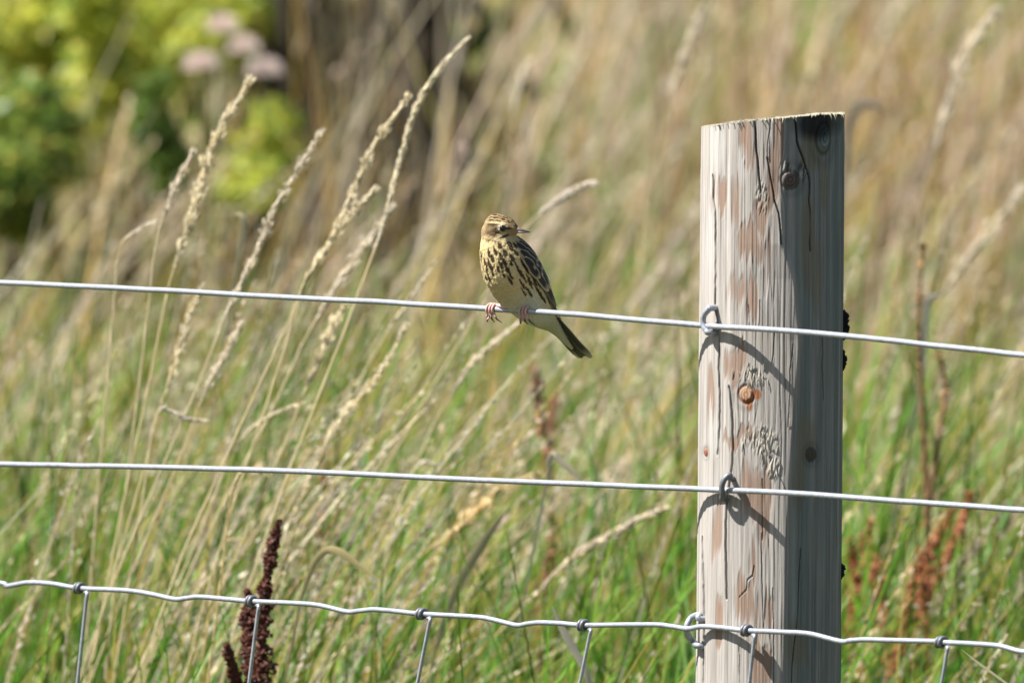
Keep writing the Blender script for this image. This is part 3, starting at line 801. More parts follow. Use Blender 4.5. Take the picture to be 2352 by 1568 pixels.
    col = col * (1 - .80 * alg_shade[:, None]) + np.array([.125, .16, .15]) * (.6 + .8 * n2)[:, None] * .80 * alg_shade[:, None]
    brn = np.zeros(len(zz))
    for cx, cy, rx, ry in [(1858, 350, 28, 42), (1850, 560, 16, 110), (1870, 640, 14, 90), (1845, 1010, 26, 60), (1830, 1100, 18, 70), (1830, 1480, 30, 60), (1890, 430, 14, 60)]:
        q = ((PXf - cx) / rx) ** 2 + ((pyz - cy) / ry) ** 2
        brn = np.maximum(brn, np.clip(1.3 - q + (n1 - .5) * 2.5, 0, 1))
    brn *= frontm * .55
    col = col * (1 - brn[:, None]) + np.array([.20, .165, .10]) * brn[:, None]
    # white bare streaks
    for cx, cy, rx, ry in [(1687, 1440, 5, 100), (1640, 330, 22, 70), (1625, 560, 10, 120), (1700, 380, 12, 50), (1640, 1000, 14, 60), (1756, 640, 12, 80)]:
        q = ((PXf - cx) / rx) ** 2 + ((pyz - cy) / ry) ** 2
        w = np.clip(1.2 - q, 0, 1) * frontm * .5
        col = col * (1 - w[:, None]) + np.array([.46, .44, .42]) * w[:, None]
    def seg_dist(pts):
        best = np.full(len(zz), 1e9)
        for (ax, ay), (bx, by) in zip(pts[:-1], pts[1:]):
            ux, uy = bx - ax, by - ay
            L2 = ux * ux + uy * uy
            u = np.clip(((PXf - ax) * ux + (pyz - ay) * uy) / L2, 0, 1)
            dx = (PXf - (ax + u * ux)); dy = (pyz - (ay + u * uy))
            best = np.minimum(best, np.hypot(dx, dy * .6))
        return best
    wob = (fbm(np.stack([zz * 90, zz * 0, zz * 0], 1), 61, 3) - .5) * 5
    PXs = PXf
    cracks = [(2.3, [(1725, 262), (1729, 323), (1737, 402), (1742, 440)], .0045), (2.0, [(1630, 405), (1636, 485), (1638, 594), (1638, 702), (1648, 779), (1650, 909), (1651, 981), (1646, 1046)], .004),
              (1.9, [(1755, 365), (1769, 435), (1782, 493), (1787, 560)], .0035), (2.3, [(1813, 262), (1821, 330), (1838, 374), (1852, 413), (1854, 485), (1854, 575)], .0045),
              (2.4, [(1672, 890), (1681, 967), (1681, 1079), (1670, 1140), (1668, 1219), (1670, 1306), (1671, 1375)], .0045), (1.9, [(1614, 1240), (1618, 1400), (1618, 1500), (1618, 1600)], .0035),
              (1.3, [(1884, 779), (1888, 920)], .002), (1.4, [(1837, 1260), (1829, 1420), (1819, 1520), (1818, 1600)], .0025), (1.2, [(1751, 1100), (1753, 1240)], .002), (1.3, [(1750, 1225), (1755, 1440)], .002),
              (1.4, [(1734, 1300), (1731, 1322), (1719, 1332), (1716, 1356), (1700, 1372)], .0015), (1.2, [(1764, 275), (1757, 330), (1756, 372)], .002),
              (1.0, [(1806, 980), (1810, 860), (1815, 790)], .0015),
              (1.1, [(1715, 700), (1718, 760)], .0012), (1.1, [(1742, 690), (1740, 750)], .0012), (1.2, [(1775, 765), (1772, 835)], .0018), (1.0, [(1700, 1480), (1704, 1600)], .0012), (1.0, [(1776, 1350), (1780, 1600)], .0014)]
    keepPX = PXf
    PXf = PXf + wob
    dark = np.zeros(len(zz))
    for hw, pts, dep in cracks:
        dd = seg_dist(pts)
        hw = hw * .66
        k = np.exp(-(dd / hw) ** 2) * np.clip(.15 + 1.5 * vnoise(np.stack([zz * 55, zz * 0 + hw * 9, zz * 0], 1), 4), .2, 1)
        lip = np.exp(-((dd - hw * 2.2) / (hw * 1.1)) ** 2)
        R -= dep * k; R += .00012 * lip
        dark = np.maximum(dark, k * min(1, dep / .003))
    PXf = keepPX
    # knots
    def knot(cx, cy, rx, ry, colr, ringc, bump, ring=.9):
        nonlocal R, col
        q = np.sqrt(((PXf - cx) / rx) ** 2 + ((pyz - cy) / ry) ** 2) + (n2 - .5) * .25
        core = np.clip((1.0 - q) * 5, 0, 1)
        rg = np.exp(-((q - 1.05) / .20) ** 2) * ring
        halo = np.exp(-((q - 1.75) / .45) ** 2)
        R += bump * smooth01(1.5 - q) - .0012 * rg
        inner = .82 + .3 * np.sin(q * 16)
        col = col * (1 - core[:, None]) + np.array(colr) * inner[:, None] * core[:, None]
        col = col * (1 - rg[:, None] * .85) + np.array(ringc) * rg[:, None] * .85
        col = col * (1 - .22 * halo[:, None])
    knot(1885, 328, 17, 29, (.20, .24, .23), (.05, .055, .045), .0016)
    knot(1806, 412, 19, 20, (.13, .10, .09), (.04, .035, .03), .0014)
    knot(1713, 906, 17, 19, (.40, .24, .15), (.13, .045, .015), .0010)
    knot(1859, 1045, 11, 15, (.10, .085, .06), (.03, .03, .022), .0008)
    knot(1620, 1043, 4, 9, (.26, .10, .06), (.20, .07, .04), .0004, .6)
    for cx, cy, rx, ry, a in [(1737, 906, 11, 13, .9), (1720, 930, 8, 16, .8), (1716, 922, 13, 9, .6)]:
        q = ((PXf - cx) / rx) ** 2 + ((pyz - cy) / ry) ** 2
        w = np.clip((1.15 - q) * 2, 0, 1) * a
        col = col * (1 - w[:, None]) + np.array([.24, .085, .03]) * w[:, None]
    # torn fibres: rough chopped patches
    for cx, cy, rx, ry, amp in [(1728, 868, 34, 22, .0009), (1750, 1012, 40, 34, .0008), (1800, 385, 18, 16, .002), (1745, 455, 16, 40, .0014), (1835, 395, 14, 26, .0024), (1775, 1075, 16, 26, .002)]:
        q = ((PXf - cx) / rx) ** 2 + ((pyz - cy) / ry) ** 2
        w = np.clip(1.3 - q, 0, 1) * frontm
        nn = fbm(np.stack([PXf * .30 + pyz * .06, pyz * .055, zz * 0], 1), int(cx), 4)
        R += amp * w * (nn - .45) * 1.6
        pit = np.clip((.42 - nn) * 9, 0, 1) * w * .6
        dark = np.maximum(dark, pit * .9)
        hi = np.clip((nn - .56) * 7, 0, 1) * w * .7
        col = col * (1 - hi[:, None]) + np.array([.50, .45, .36]) * hi[:, None]
    # sap stained top rim and soot dark right corner
    top = np.clip((300 - pyz) / 22, 0, 1) * np.clip((tt - .05) * 3, 0, 1) * frontm
    corner = np.clip(1.3 - ((PXf - 1872) / 60) ** 2 - ((pyz - 300) / 34) ** 2 + (n1 - .5), 0, 1) * frontm
    dk = np.maximum(top * (.5 + n2), corner * .85)
    col = col * (1 - np.clip(dk, 0, .88)[:, None])
    col = col * (1 - .93 * np.clip(dark, 0, 1)[:, None])
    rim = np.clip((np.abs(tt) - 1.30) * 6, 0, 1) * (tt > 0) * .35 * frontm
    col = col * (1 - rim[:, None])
    cx_z = POST_X + (zz - z_of(784)) * .0075
    ztip = zz.copy()
    # the sawn top: a little domed and sloping down to the left
    topz = ztop + .0012 * np.sin(tt * 23) * (n2 > .5)
    slope = np.sin(tt) * .0046 + .0028 * np.cos(tt)
    f = np.clip((zz - (ztop - .03)) / .03, 0, 1)
    ztip = zz + slope * f
    jag = (RNG.uniform(0, 1, nc) ** 6 * .0016 - .0003)
    last = np.arange(len(zz)) // nc == nr - 1
    ztip[last] += jag[(np.arange(len(zz)) % nc)[last]]
    V = np.stack([cx_z + R * np.sin(tt), -R * np.cos(tt), ztip], 1)
    i, j = np.meshgrid(np.arange(nr - 1), np.arange(nc), indexing='ij'); i, j = i.ravel(), j.ravel(); j2 = (j + 1) % nc
    q = np.stack([i * nc + j, i * nc + j2, (i + 1) * nc + j2, (i + 1) * nc + j], 1)
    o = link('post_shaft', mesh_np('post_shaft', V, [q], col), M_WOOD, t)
    # sawn end grain
    ring = V[-nc:]; cen = np.array([cx_z[-1], 0, ztop])
    VV = [ring]; nr2 = 14
    for k in range(1, nr2):
        u = k / nr2
        rr = cen * u + ring * (1 - u)
        rr[:, 2] = cen[2] + (ring[:, 2] - cen[2]) * (1 - u) ** 1.0 + .0016 * (1 - (1 - u) ** 2) + RNG.uniform(-.0004, .0004, nc)
        VV.append(rr)
    V2 = np.vstack(VV + [cen[None] + np.array([[0, 0, .0016]])])
    i, j = np.meshgrid(np.arange(nr2 - 1), np.arange(nc), indexing='ij'); i, j = i.ravel(), j.ravel(); j2 = (j + 1) % nc
    q = np.stack([i * nc + j, i * nc + j2, (i + 1) * nc + j2, (i + 1) * nc + j], 1)
    jj = np.arange(nc)
    tr = np.stack([(nr2 - 1) * nc + jj, (nr2 - 1) * nc + (jj + 1) % nc, np.full(nc, nr2 * nc)], 1)
    rad = np.hypot(V2[:, 0] - cen[0], V2[:, 1])
    c2 = np.array([.30, .275, .21]) * (.85 + .18 * np.sin(rad * 2600))[:, None]
    link('sawn_top', mesh_np('sawn_top', V2, [q, tr], c2), M_WOOD, t)
    # frayed fibres round the sawn edge
    parts = []
    for k in range(34):
        a = RNG.uniform(-1.0, 1.35)
        j = int(np.argmin(np.abs(TH - a)))
        b = ring[j]
        dn = .0008 + .004 * RNG.uniform() ** 3 if a > -.1 else RNG.uniform(.0005, .0015)
        out = np.array([math.sin(a), -math.cos(a), 0])
        p0 = b + out * .0003 + np.array([0, 0, .0004]); p2 = b + out * RNG.uniform(.0008, .002) + np.array([RNG.uniform(-.001, .001), 0, -dn])
        parts.append(sweep(catmull([p0, (p0 + p2) / 2 + out * .0008, p2], 4), np.array([.0004, .0004, .0003, .0001]), 4))
    Vf, qf, tf = join_parts(parts)
    link('frayed_fibre', mesh_np('frayed_fibre', Vf, [qf, tf], np.tile(np.array([.40, .37, .27]), (len(Vf), 1))), M_WOOD, t, 'stuff')
    # splinters torn up round the knots
    parts = []
    for (cx, cy, sx, sy, m_) in [(1728, 864, 22, 12, 20), (1748, 1004, 26, 16, 22), (1775, 1050, 10, 22, 8)]:
        for k in range(m_):
            px, py = RNG.normal(cx, sx * .7), RNG.normal(cy, sy * .7)
            a = math.asin(max(-.95, min(.95, (px - 1771) / 168)))
            j = int(np.argmin(np.abs(TH - a))); i_ = int(np.argmin(np.abs(rows - z_of(py))))
            b = V[i_ * nc + j].copy()
            out = np.array([math.sin(a), -math.cos(a), 0]); sd = np.array([math.cos(a), math.sin(a), 0])
            L = RNG.uniform(.003, .009)
            p0 = b - out * .0006; tipv = b + out * RNG.uniform(.0001, .0012) + sd * RNG.normal(0, .0008) + np.array([0, 0, -L if RNG.uniform() < .6 else L])
            parts.append(sweep(catmull([p0, (p0 + tipv) / 2 + out * .0005, tipv], 4), np.array([.00045, .00045, .0003, .0001]) * RNG.uniform(.5, 1.3), 4))
    Vs_, qs_, ts_ = join_parts(parts)
    link('splinter', mesh_np('splinter', Vs_, [qs_, ts_], np.tile(np.array([.34, .31, .26]), (len(Vs_), 1))), M_WOOD, t, 'stuff')
    # bark flakes left on the far right side
    for (cx, cy, hgt, thick) in [(1942, 752, 36, 13), (1940, 833, 24, 8), (1925, 1318, 18, 8)]:
        n = 14
        zc = [z_of(cy - hgt + 2 * hgt * k / (n - 1)) for k in range(n)]
        Vb, qb = [], []
        for k in range(n):
            prof = math.sin(math.pi * (k + .35) / (n - .3)) ** .6 * (1 + .45 * (RNG.uniform() - .5))
            for m in range(7):
                a = 1.38 + m * .09
                rr = POST_R * (.97) + (thick * PX * prof + .0006) * (1 if 0 < m < 6 else .0) * (.8 + .4 * RNG.uniform())
                Vb.append((POST_X + (zc[k] - z_of(784)) * .0075 + rr * math.sin(a), -rr * math.cos(a), zc[k] + RNG.uniform(-.0006, .0006)))
        for k in range(n - 1):
            for m in range(6):
                qb.append((k * 7 + m, k * 7 + m + 1, (k + 1) * 7 + m + 1, (k + 1) * 7 + m))
        link('bark_flake', mesh_np('bark_flake', Vb, [np.array(qb)], None, False), M_FLAKE, t)
    # staples: a bent wire over the fence wire, both legs driven into the wood
    def staple(top_px, bot_px, loop_px, lift, r=.0021, mat=M_ZINC):
        """legs enter the wood at top_px / bot_px; the crown bows out to loop_px"""
        def on_post(px, py, out):
            a = math.asin(max(-.99, min(.99, (px - 1771) / 168)))
            return np.array([POST_X + (POST_R + out) * math.sin(a), -(POST_R + out) * math.cos(a), at(px, py, -POST_R * math.cos(a)).z])
        A, B = on_post(*top_px, -.012), on_post(*bot_px, -.012)
        A1, B1 = on_post(*top_px, .0035), on_post(*bot_px, .0035)
        mid = [np.array(at(px, py, -math.sqrt(max(0, 1 - ((px - 1771) / 168) ** 2)) * POST_R - o)) for px, py, o in loop_px]
        line = catmull([A, A1] + mid + [B1, B], 40)
        V, q, tr = sweep(line, r, 10)
        link('staple', mesh_np('staple', V, [q, tr]), mat, t)
    staple((1641, 707), (1640, 764), [(1629, 709, .0085), (1617, 724, .0115), (1615, 742, .012), (1622, 758, .0095)], 0)
    staple((1682, 1098), (1668, 1146), [(1676, 1090, .0075), (1664, 1100, .011), (1658, 1118, .0115), (1660, 1136, .0095)], 0, .0020, M_ZINC_OLD)
    staple((1618, 1420), (1616, 1482), [(1606, 1411, .010), (1589, 1417, .013), (1578, 1436, .014), (1581, 1458, .013), (1594, 1474, .010)], 0, .0021)
    return t
make_post()

# ------------------------------------------------------------------ wires
def wire_points(pts, n, ext_l=1.6, ext_r=1.2, off=0.0):
    P = [np.array(at_fence(px, py, off)) for px, py in pts]
    fa, fb = -np.array(FDIR), np.array(FDIR)
    fa[2] = .03; fb[2] = -.05
    L = [P[0] + fa * ext_l * k / 6 for k in (6, 5, 4, 3, 2, 1)]
    Rr = [P[-1] + fb * ext_r * k / 6 for k in (1, 2, 3, 4, 5, 6)]
    core = catmull(P, n)
    return np.vstack([L, core, Rr])
def plain_wire(label, pts, r):
    P = wire_points(pts, 260)
    P[:, 2] += .0011 * (fbm(np.stack([P[:, 0] * 22, P[:, 0] * 0, P[:, 2] * 30], 1), 12, 3) - .5)
    V, q, tr = sweep(P, r, 14)
    o = link('fence_wire', mesh_np('fence_wire', V, [q, tr]), M_ZINC)
    tag(o, label, 'wire', 'plain fence wires')
    return P
W1 = [(0, 648), (300, 663), (600, 679), (900, 695), (1170, 711), (1400, 729), (1640, 748), (1800, 760), (1950, 773), (2150, 793), (2352, 816)]
W2 = [(0, 1066), (300, 1071), (630, 1080), (960, 1095), (1300, 1110), (1660, 1124), (1800, 1131), (2000, 1145), (2352, 1171)]
wire1 = plain_wire('galvanised top fence wire that the small bird grips with its feet', W1, .0019)
wire2 = plain_wire('galvanised second fence wire running below the perched bird', W2, .0019)

def make_net():
    t = thing('wire_netting', 'crimped galvanised stock netting along the bottom of the fence', 'wire netting')
    pts = [(-140, 1325), (0, 1338), (14, 1345), (40, 1341), (68, 1337), (120, 1340), (182, 1350), (285, 1355), (339, 1362), (400, 1375), (428, 1373), (458, 1370), (520, 1375), (577, 1380), (686, 1385), (736, 1390), (797, 1404), (825, 1402), (860, 1399), (910, 1403),
           (969, 1409), (1092, 1416), (1131, 1422), (1186, 1435), (1210, 1432), (1240, 1429), (1290, 1431), (1340, 1435), (1430, 1434), (1509, 1434), (1545, 1438), (1580, 1443), (1610, 1438), (1650, 1440), (1715, 1447), (1802, 1451), (1860, 1455), (1930, 1472), (1955, 1470), (1990, 1468), (2060, 1470), (2144, 1472), (2162, 1474), (2240, 1478), (2297, 1483), (2352, 1496), (2420, 1492)]
    P = wire_points(pts, 620)
    V, q, tr = sweep(P, .00175, 12)
    link('line_wire', mesh_np('line_wire', V, [q, tr]), M_ZINC, t)
    stays = [((182, 1350), (200, 1362), (178, 1568)), ((577, 1380), (594, 1392), (572, 1568)), ((969, 1409), (988, 1421), (959, 1568)), ((1340, 1435), (1357, 1447), (1332, 1568)), ((1715, 1447), (1733, 1460), (1721, 1568)), ((2162, 1474), (2177, 1487), (2163, 1568))]
    for k, (kn, tp, bt) in enumerate(stays):
        K = np.array(at_fence(*kn)); T = np.array(at_fence(*tp, .0015)); B = np.array(at_fence(*bt))
        low = B + (B - T) / np.linalg.norm(B - T) * .45
        # hinge wrap: two and a half turns round the line wire, then the stay drops away
        fd = np.array(FDIR); n_ = np.array(FNOR); up = np.array([0, 0, 1.0])
        turns = []
        for s in np.linspace(0, 1, 44):
            a = -math.pi / 2 + s * 2 * math.pi * 1.9
            turns.append(K + fd * (-.0026 + s * .0052) + (n_ * math.cos(a) + up * math.sin(a)) * .0030)
        V, q, tr = sweep(np.array(turns), .00125, 8)
        link('wire_knot', mesh_np('wire_knot', V, [q, tr]), M_ZINC_OLD, t)
        V, q, tr = sweep(np.vstack([catmull([turns[-1], T, T + (B - T) * .12, T + (B - T) * .35, T + (B - T) * .7, B], 36), low[None]]), .00125, 10)
        link('stay_wire', mesh_np('stay_wire', V, [q, tr]), M_ZINC, t)
    # the next line wire down, below the picture
    P2 = P.copy(); P2[:, 2] -= .14
    V, q, tr = sweep(P2, .0016, 8)
    link('line_wire', mesh_np('line_wire', V, [q, tr]), M_ZINC, t)
make_net()

# ------------------------------------------------------------------ the bird
def make_bird():
    t = thing('pipit', 'small streaked brown bird perched on the top wire, head turned to the post', 'bird')
    U = 600 / 1568 * (W0 / 3535)                    # crop unit in picture units
    cpx = lambda cx, cy: (1560 * W0 / 3535 + cx * U, 680 * W0 / 3535 + cy * U)
    perch = np.array(at_fence(*cpx(640, 1028)))
    YB = perch[1] + .0105
    UM = U * PX * (9 + YB) / 9                      # metres per crop unit
    K = .80                                          # body runs away from the camera as it runs to the right
    def pt(cx, cy, dy=0.0):
        return np.array(at(*cpx(cx, cy), YB + K * (cx - 640) * UM + dy))
    nodes = [(405, 372, 138), (440, 470, 190), (480, 560, 232), (520, 650, 252), (570, 740, 250), (630, 830, 232), (695, 915, 205), (760, 995, 168), (830, 1075, 118), (900, 1140, 76), (960, 1210, 52), (1030, 1300, 34), (1090, 1370, 18)]
    A = catmull([pt(c, r_) for c, r_, _ in nodes], 160)
    RAD = np.interp(np.linspace(0, 1, 160), np.linspace(0, 1, len(nodes)), [n[2] for n in nodes]) * UM
    # head centre is drawn toward the camera a little
    H0_ = pt(440, 272, -.004)
    HB = np.array([.93, -.36, -.06]); HB /= np.linalg.norm(HB)
    HU = np.array([0, 0, 1.0]); HU = HU - HB * HB.dot(HU); HU /= np.linalg.norm(HU)
    HS = np.cross(HB, HU); HS = HS if HS[1] < 0 else -HS      # the cheek that faces the camera
    balls = [(A[i], RAD[i]) for i in range(0, 160, 4)]
    hp = lambda a, b, c=0: H0_ + (HB * a + HU * b + HS * c) * UM
    balls += [(hp(0, -5), 120 * UM), (hp(-35, 0), 122 * UM), (hp(35, -8), 112 * UM), (hp(-60, -50), 118 * UM), (hp(80, -14), 84 * UM), (hp(112, -20), 56 * UM), (hp(138, -22), 34 * UM), (hp(20, -62), 92 * UM), (hp(75, -55), 60 * UM), (hp(-10, -100), 118 * UM)]
    # thighs
    for (c1, c2) in (((640, 900), (585, 985)), ((720, 930), (690, 1000))):
        p0, p1 = pt(*c1), pt(*c2)
        for u in np.linspace(0, 1, 6):
            balls.append((p0 * (1 - u) + p1 * u, (95 * (1 - u) + 34 * u) * UM))
    bm = bmesh.new()
    for c, r in balls:
        bmesh.ops.create_icosphere(bm, subdivisions=3, radius=float(r), matrix=Matrix.Translation(Vector(c)))
    me = bpy.data.meshes.new('raw'); bm.to_mesh(me); bm.free()
    tmp = bpy.data.objects.new('raw', me); COL.objects.link(tmp)
    m = tmp.modifiers.new('r', 'REMESH'); m.mode = 'VOXEL'; m.voxel_size = .00052; m.use_smooth_shade = True
    m2 = tmp.modifiers.new('s', 'SMOOTH'); m2.factor = .5; m2.iterations = 14
    dg = bpy.context.evaluated_depsgraph_get()
    body = bpy.data.meshes.new_from_object(tmp.evaluated_get(dg))
    bpy.data.objects.remove(tmp)
    n = len(body.vertices)
    V = np.zeros(n * 3, np.float32); body.vertices.foreach_get('co', V); V = V.reshape(-1, 3).astype(float)
    NR = np.zeros(n * 3, np.float32); body.vertices.foreach_get('normal', NR); NR = NR.reshape(-1, 3).astype(float)
    # body frame
    F_ = np.array(FNOR); ax = A[90] - A[30]; ax /= np.linalg.norm(ax)
    Lft = np.cross(np.array([0, 0, 1.0]), F_)                   # bird's left: to the right and the camera
    vent = F_ - ax * F_.dot(ax); vent /= np.linalg.norm(vent)
    Lft = Lft - ax * Lft.dot(ax); Lft /= np.linalg.norm(Lft)
    s_idx = np.zeros(n, int); best = np.full(n, 1e9)
    for k in range(0, 160, 2):
        dd = np.linalg.norm(V - A[k], axis=1) - RAD[k]
        mk = dd < best; best[mk] = dd[mk]; s_idx[mk] = k
    sN = s_idx / 159.0
    sN = ((V - A[0]) @ ax) / ((A[-1] - A[0]) @ ax)               # 0 neck .. 1 tail tip, smooth
    D = V - A[s_idx]
    phi = np.degrees(np.arctan2(D @ Lft, D @ vent))
    ha = ((V - H0_) @ HB) / UM; hb = ((V - H0_) @ HU) / UM; hc = ((V - H0_) @ HS) / UM
    ishead = (np.sqrt(ha ** 2 + (hb + 20) ** 2 + hc ** 2) < 205) & (hb > -128 + .12 * ha) 
    nz = fbm(V / UM / 26, 91, 3); nz2 = fbm(V / UM / 11, 92, 2); nzb = fbm(V / UM / 60, 93, 2)
    lerp = lambda c, d, w: c * (1 - w[:, None]) + np.array(d) * w[:, None]
    # ---- ground colours
    col = np.tile(np.array([.56, .44, .225]), (n, 1))
    col = lerp(col, (.52, .53, .42), smooth01((sN - .30 + (nzb - .5) * .12) / .16))         # belly, paler and greyer
    col = lerp(col, (.52, .43, .20), smooth01((phi - 55) / 30) * smooth01((sN - .25) / .1) * .8)    # buff flank
    col = lerp(col, (.42, .42, .26), smooth01((sN - .62) / .12))                             # under tail
    back = smooth01((np.abs(phi) - 98 + (nz - .5) * 30) / 16)
    col = lerp(col, (.15, .12, .07), back)
    col *= (.86 + .28 * nz2)[:, None]
    # ---- streaks: rows of drop shaped marks along the body
    streak = np.zeros(n)
    rs = random.Random(5)
    girth = np.interp(sN, np.linspace(0, 1, 160), RAD) / UM
    len_u = np.linalg.norm(A[-1] - A[0]) / UM
    su = sN * len_u                                             # crop units along the body
    marks = []
    row = 0
    for s0 in np.arange(16, 760, 54):
        row += 1
        for ph in np.arange(-150, 150, 17.5):
            p_ = ph + (7.5 if row % 2 else 0) + rs.uniform(-4.5, 4.5)
            s1 = s0 + rs.uniform(-15, 15)
            belly = s1 > 225 + 26 * rs.uniform(-1, 1)
            if belly and -75 < p_ < 22 + (s1 - 225) * .12: continue
            if abs(p_) > 112: continue
            if rs.random() < .10 + .25 * (s1 > 480): continue
            big = 1.0 if not belly else .80
            if p_ < -20: big *= .75
            fl = p_ > 40 and s1 > 200
            marks.append((s1, p_, rs.uniform(52, 76) if fl else rs.uniform(27, 46) * big, rs.uniform(8.5, 12.5) if fl else rs.uniform(12, 18.5) * big))
    for s1, p_, L, Wd in marks:
        du = (su - s1) / L
        dw = np.radians(phi - p_ + (nz2 - .5) * 5) * girth / (Wd * (1 + .35 * du))
        k = np.clip(1.35 - (du ** 2 + dw ** 2) - (nz2 - .5) * .25, 0, 1)
        streak = np.maximum(streak, smooth01(k * 1.7))
    streak *= ~ishead
    col = lerp(col, (.035, .024, .014), streak * .96)
    # dark necklace patch at the side of the neck
    bs = np.sin(np.radians(phi * 11)) * .5 + .5
    col = lerp(col, (.045, .035, .025), back * smooth01((bs - .55 + (nz - .5) * .5) * 4) * .8)
    # ---- head
    ang = np.degrees(np.arctan2(hc, hb))                        # 0 = crown, + = cheek side
    aang = np.abs(ang)
    hcol = np.tile(np.array([.40, .29, .145]), (n, 1))
    cr = np.sin(np.radians(aang) * 19 + (nz - .5) * 6 + (nz2 - .5) * 3) * .5 + .5
    crown = smooth01((66 - aang + (nz - .5) * 14) / 10)
    hcol = lerp(hcol, (.036, .022, .012), crown * smooth01((cr - .36) * 5) * (.72 + .28 * smooth01(nz2 * 1.5)))
    hcol = lerp(hcol, (.36, .24, .11), crown * smooth01((.3 - cr) * 5) * .5)
    def spot(a, b, ra, rb, soft=.35, rot=0.0):
        ca, sa = math.cos(rot), math.sin(rot)
        x = (ha - a) * ca + (hb - b) * sa; y = -(ha - a) * sa + (hb - b) * ca
        q = np.sqrt((x / ra) ** 2 + (y / rb) ** 2) + (nz - .5) * .3
        return smooth01((1 + soft - q) / (2 * soft)) * (np.abs(hc) > 18)
    EA, EB = 58, -4                                             # eye
    hcol = lerp(hcol, (.72, .58, .32), spot(-5, 36, 92, 17, .4, .08) * .9)                   # brow
    hcol = lerp(hcol, (.19, .12, .06), spot(-42, -26, 74, 44, .35) * (.7 + .5 * nz2))       # ear coverts
    hcol = lerp(hcol, (.40, .30, .15), spot(-52, -14, 30, 22, .5) * .6)
    hcol = lerp(hcol, (.060, .038, .02), spot(-45, 24, 64, 11, .4, .02) * .95)                # line behind the eye
    hcol = lerp(hcol, (.62, .53, .30), smooth01((-78 - hb + .15 * ha + (nz - .5) * 22) / 20) * smooth01((ha + 40) / 40) * .8)    # throat
    hcol = lerp(hcol, (.07, .045, .025), spot(-4, -64, 44, 14, .4, .2) * .95)               # cheek lower edge
    hcol = lerp(hcol, (.11, .075, .04), spot(-70, -55, 26, 14, .5, -.3) * .6)
    hcol = lerp(hcol, (.72, .60, .34), spot(50, -62, 46, 16, .5, .3) * .9)                   # pale moustache
    hcol = lerp(hcol, (.06, .04, .025), spot(70, -78, 44, 11, .4, .5) * .95)                   # malar stripe
    hcol = lerp(hcol, (.85, .78, .62), spot(EA - 10, EB + 1, 32, 31, .15) * .85)                   # eye ring
    hcol = lerp(hcol, (.06, .04, .025), spot(EA + 40, EB + 2, 40, 12, .35) * .95)              # lores
    hcol = lerp(hcol, (.30, .24, .14), spot(EA + 50, EB + 24, 30, 10, .4) * .5)
    hcol *= (.58 + .32 * nz2)[:, None]
    nape = smooth01((-70 - ha + (nz - .5) * 30) / 40)
    hcol = lerp(hcol, (.30, .22, .12), nape * .5)
    hw = smooth01((hb + 120 + (nz - .5) * 30 + .1 * (ha + 40)) / 34) * (np.sqrt(ha ** 2 + (hb + 20) ** 2 + hc ** 2) < 230)
    col = col * (1 - hw[:, None]) + hcol * hw[:, None]
    # dark streaky collar below the cheek, on the side away from the beak
    coll = np.exp(-((hb + 126 + .10 * ha) / 15) ** 2) * smooth01((ha + 165) / 40) * smooth01((70 - ha) / 40) * (hc > -30)
    col = lerp(col, (.05, .035, .022), coll * smooth01((nz2 - .30) * 4) * .9)
    V2 = V + NR * ((nz2 - .5) * .00055 + (nz - .5) * .0005)[:, None]
    body.vertices.foreach_set('co', V2.astype(np.float32).ravel()); body.update()
    for p_ in body.polygons: p_.use_smooth = True
    set_cols(body, col)
    body.name = 'body'
    bo = link('body', body, M_PLUME, t)
    # ---- small contour feathers over the whole body
    pick = RNG.choice(n, 5200, replace=False)
    keep = ~((np.hypot(ha[pick] - EA, hb[pick] - EB) < 38) & (hc[pick] > 0))
    pick = pick[keep]
    P = V2[pick]; N = NR[pick]; hh = hw[pick][:, None]
    tail = np.where(hh > .5, -HB[None] + np.array([0, 0, -.45]), ax[None])
    T = tail - N * (tail * N).sum(1, keepdims=True); T /= np.linalg.norm(T, axis=1, keepdims=True) + 1e-9
    T = T + RNG.normal(0, .10, T.shape)
    S = np.cross(N, T); S /= np.linalg.norm(S, axis=1, keepdims=True)
    sz = (np.where(hh > .5, .0010, .0015) * RNG.uniform(.7, 1.3, (len(pick), 1)))
    lift = RNG.uniform(.06, .22, (len(pick), 1))
    b0 = P - N * .0002 - T * sz * .6
    Vf = np.stack([b0, b0 + T * sz * .6 - S * sz * .33 + N * sz * lift * .7, b0 + T * sz * .6 + S * sz * .33 + N * sz * lift * .7, b0 + T * sz * 1.25 + N * sz * lift], 1).reshape(-1, 3)
    k = np.arange(len(pick)) * 4
    Ff = np.vstack([np.stack([k, k + 2, k + 1], 1), np.stack([k + 1, k + 2, k + 3], 1)])
    cf = np.repeat(col[pick] * RNG.uniform(.86, 1.14, (len(pick), 1)), 4, axis=0)
    link('plumage', mesh_np('plumage', Vf, [Ff], cf, True), M_PLUME, t, 'stuff')
    # ---- feathers as plates
    def feather(path, nrm, half, centre, fringe, parent, name='feather', rach=(.03, .025, .02), fw=.62, tipround=.55):
        m = len(path)
        Tt = np.gradient(path, axis=0); Tt /= np.linalg.norm(Tt, axis=1)[:, None]
        Sd = np.cross(nrm, Tt); Sd /= np.linalg.norm(Sd, axis=1)[:, None]
        u = np.linspace(0, 1, m)
        w = half * np.clip(np.minimum(.45 + 1.6 * u, 1.0), 0, 1) * np.sqrt(np.clip(1 - np.clip((u - tipround) / (1.02 - tipround), 0, 1) ** 2, .015, 1))
        cols_ = np.array([-1, -fw, -.12, .12, fw, 1])
        crown = np.array([-.10, 0, .06, .06, 0, -.10]) * half
        VV = path[:, None, :] + Sd[:, None, :] * (w[:, None] * cols_[None])[:, :, None] + nrm[:, None, :] * crown[None, :, None]
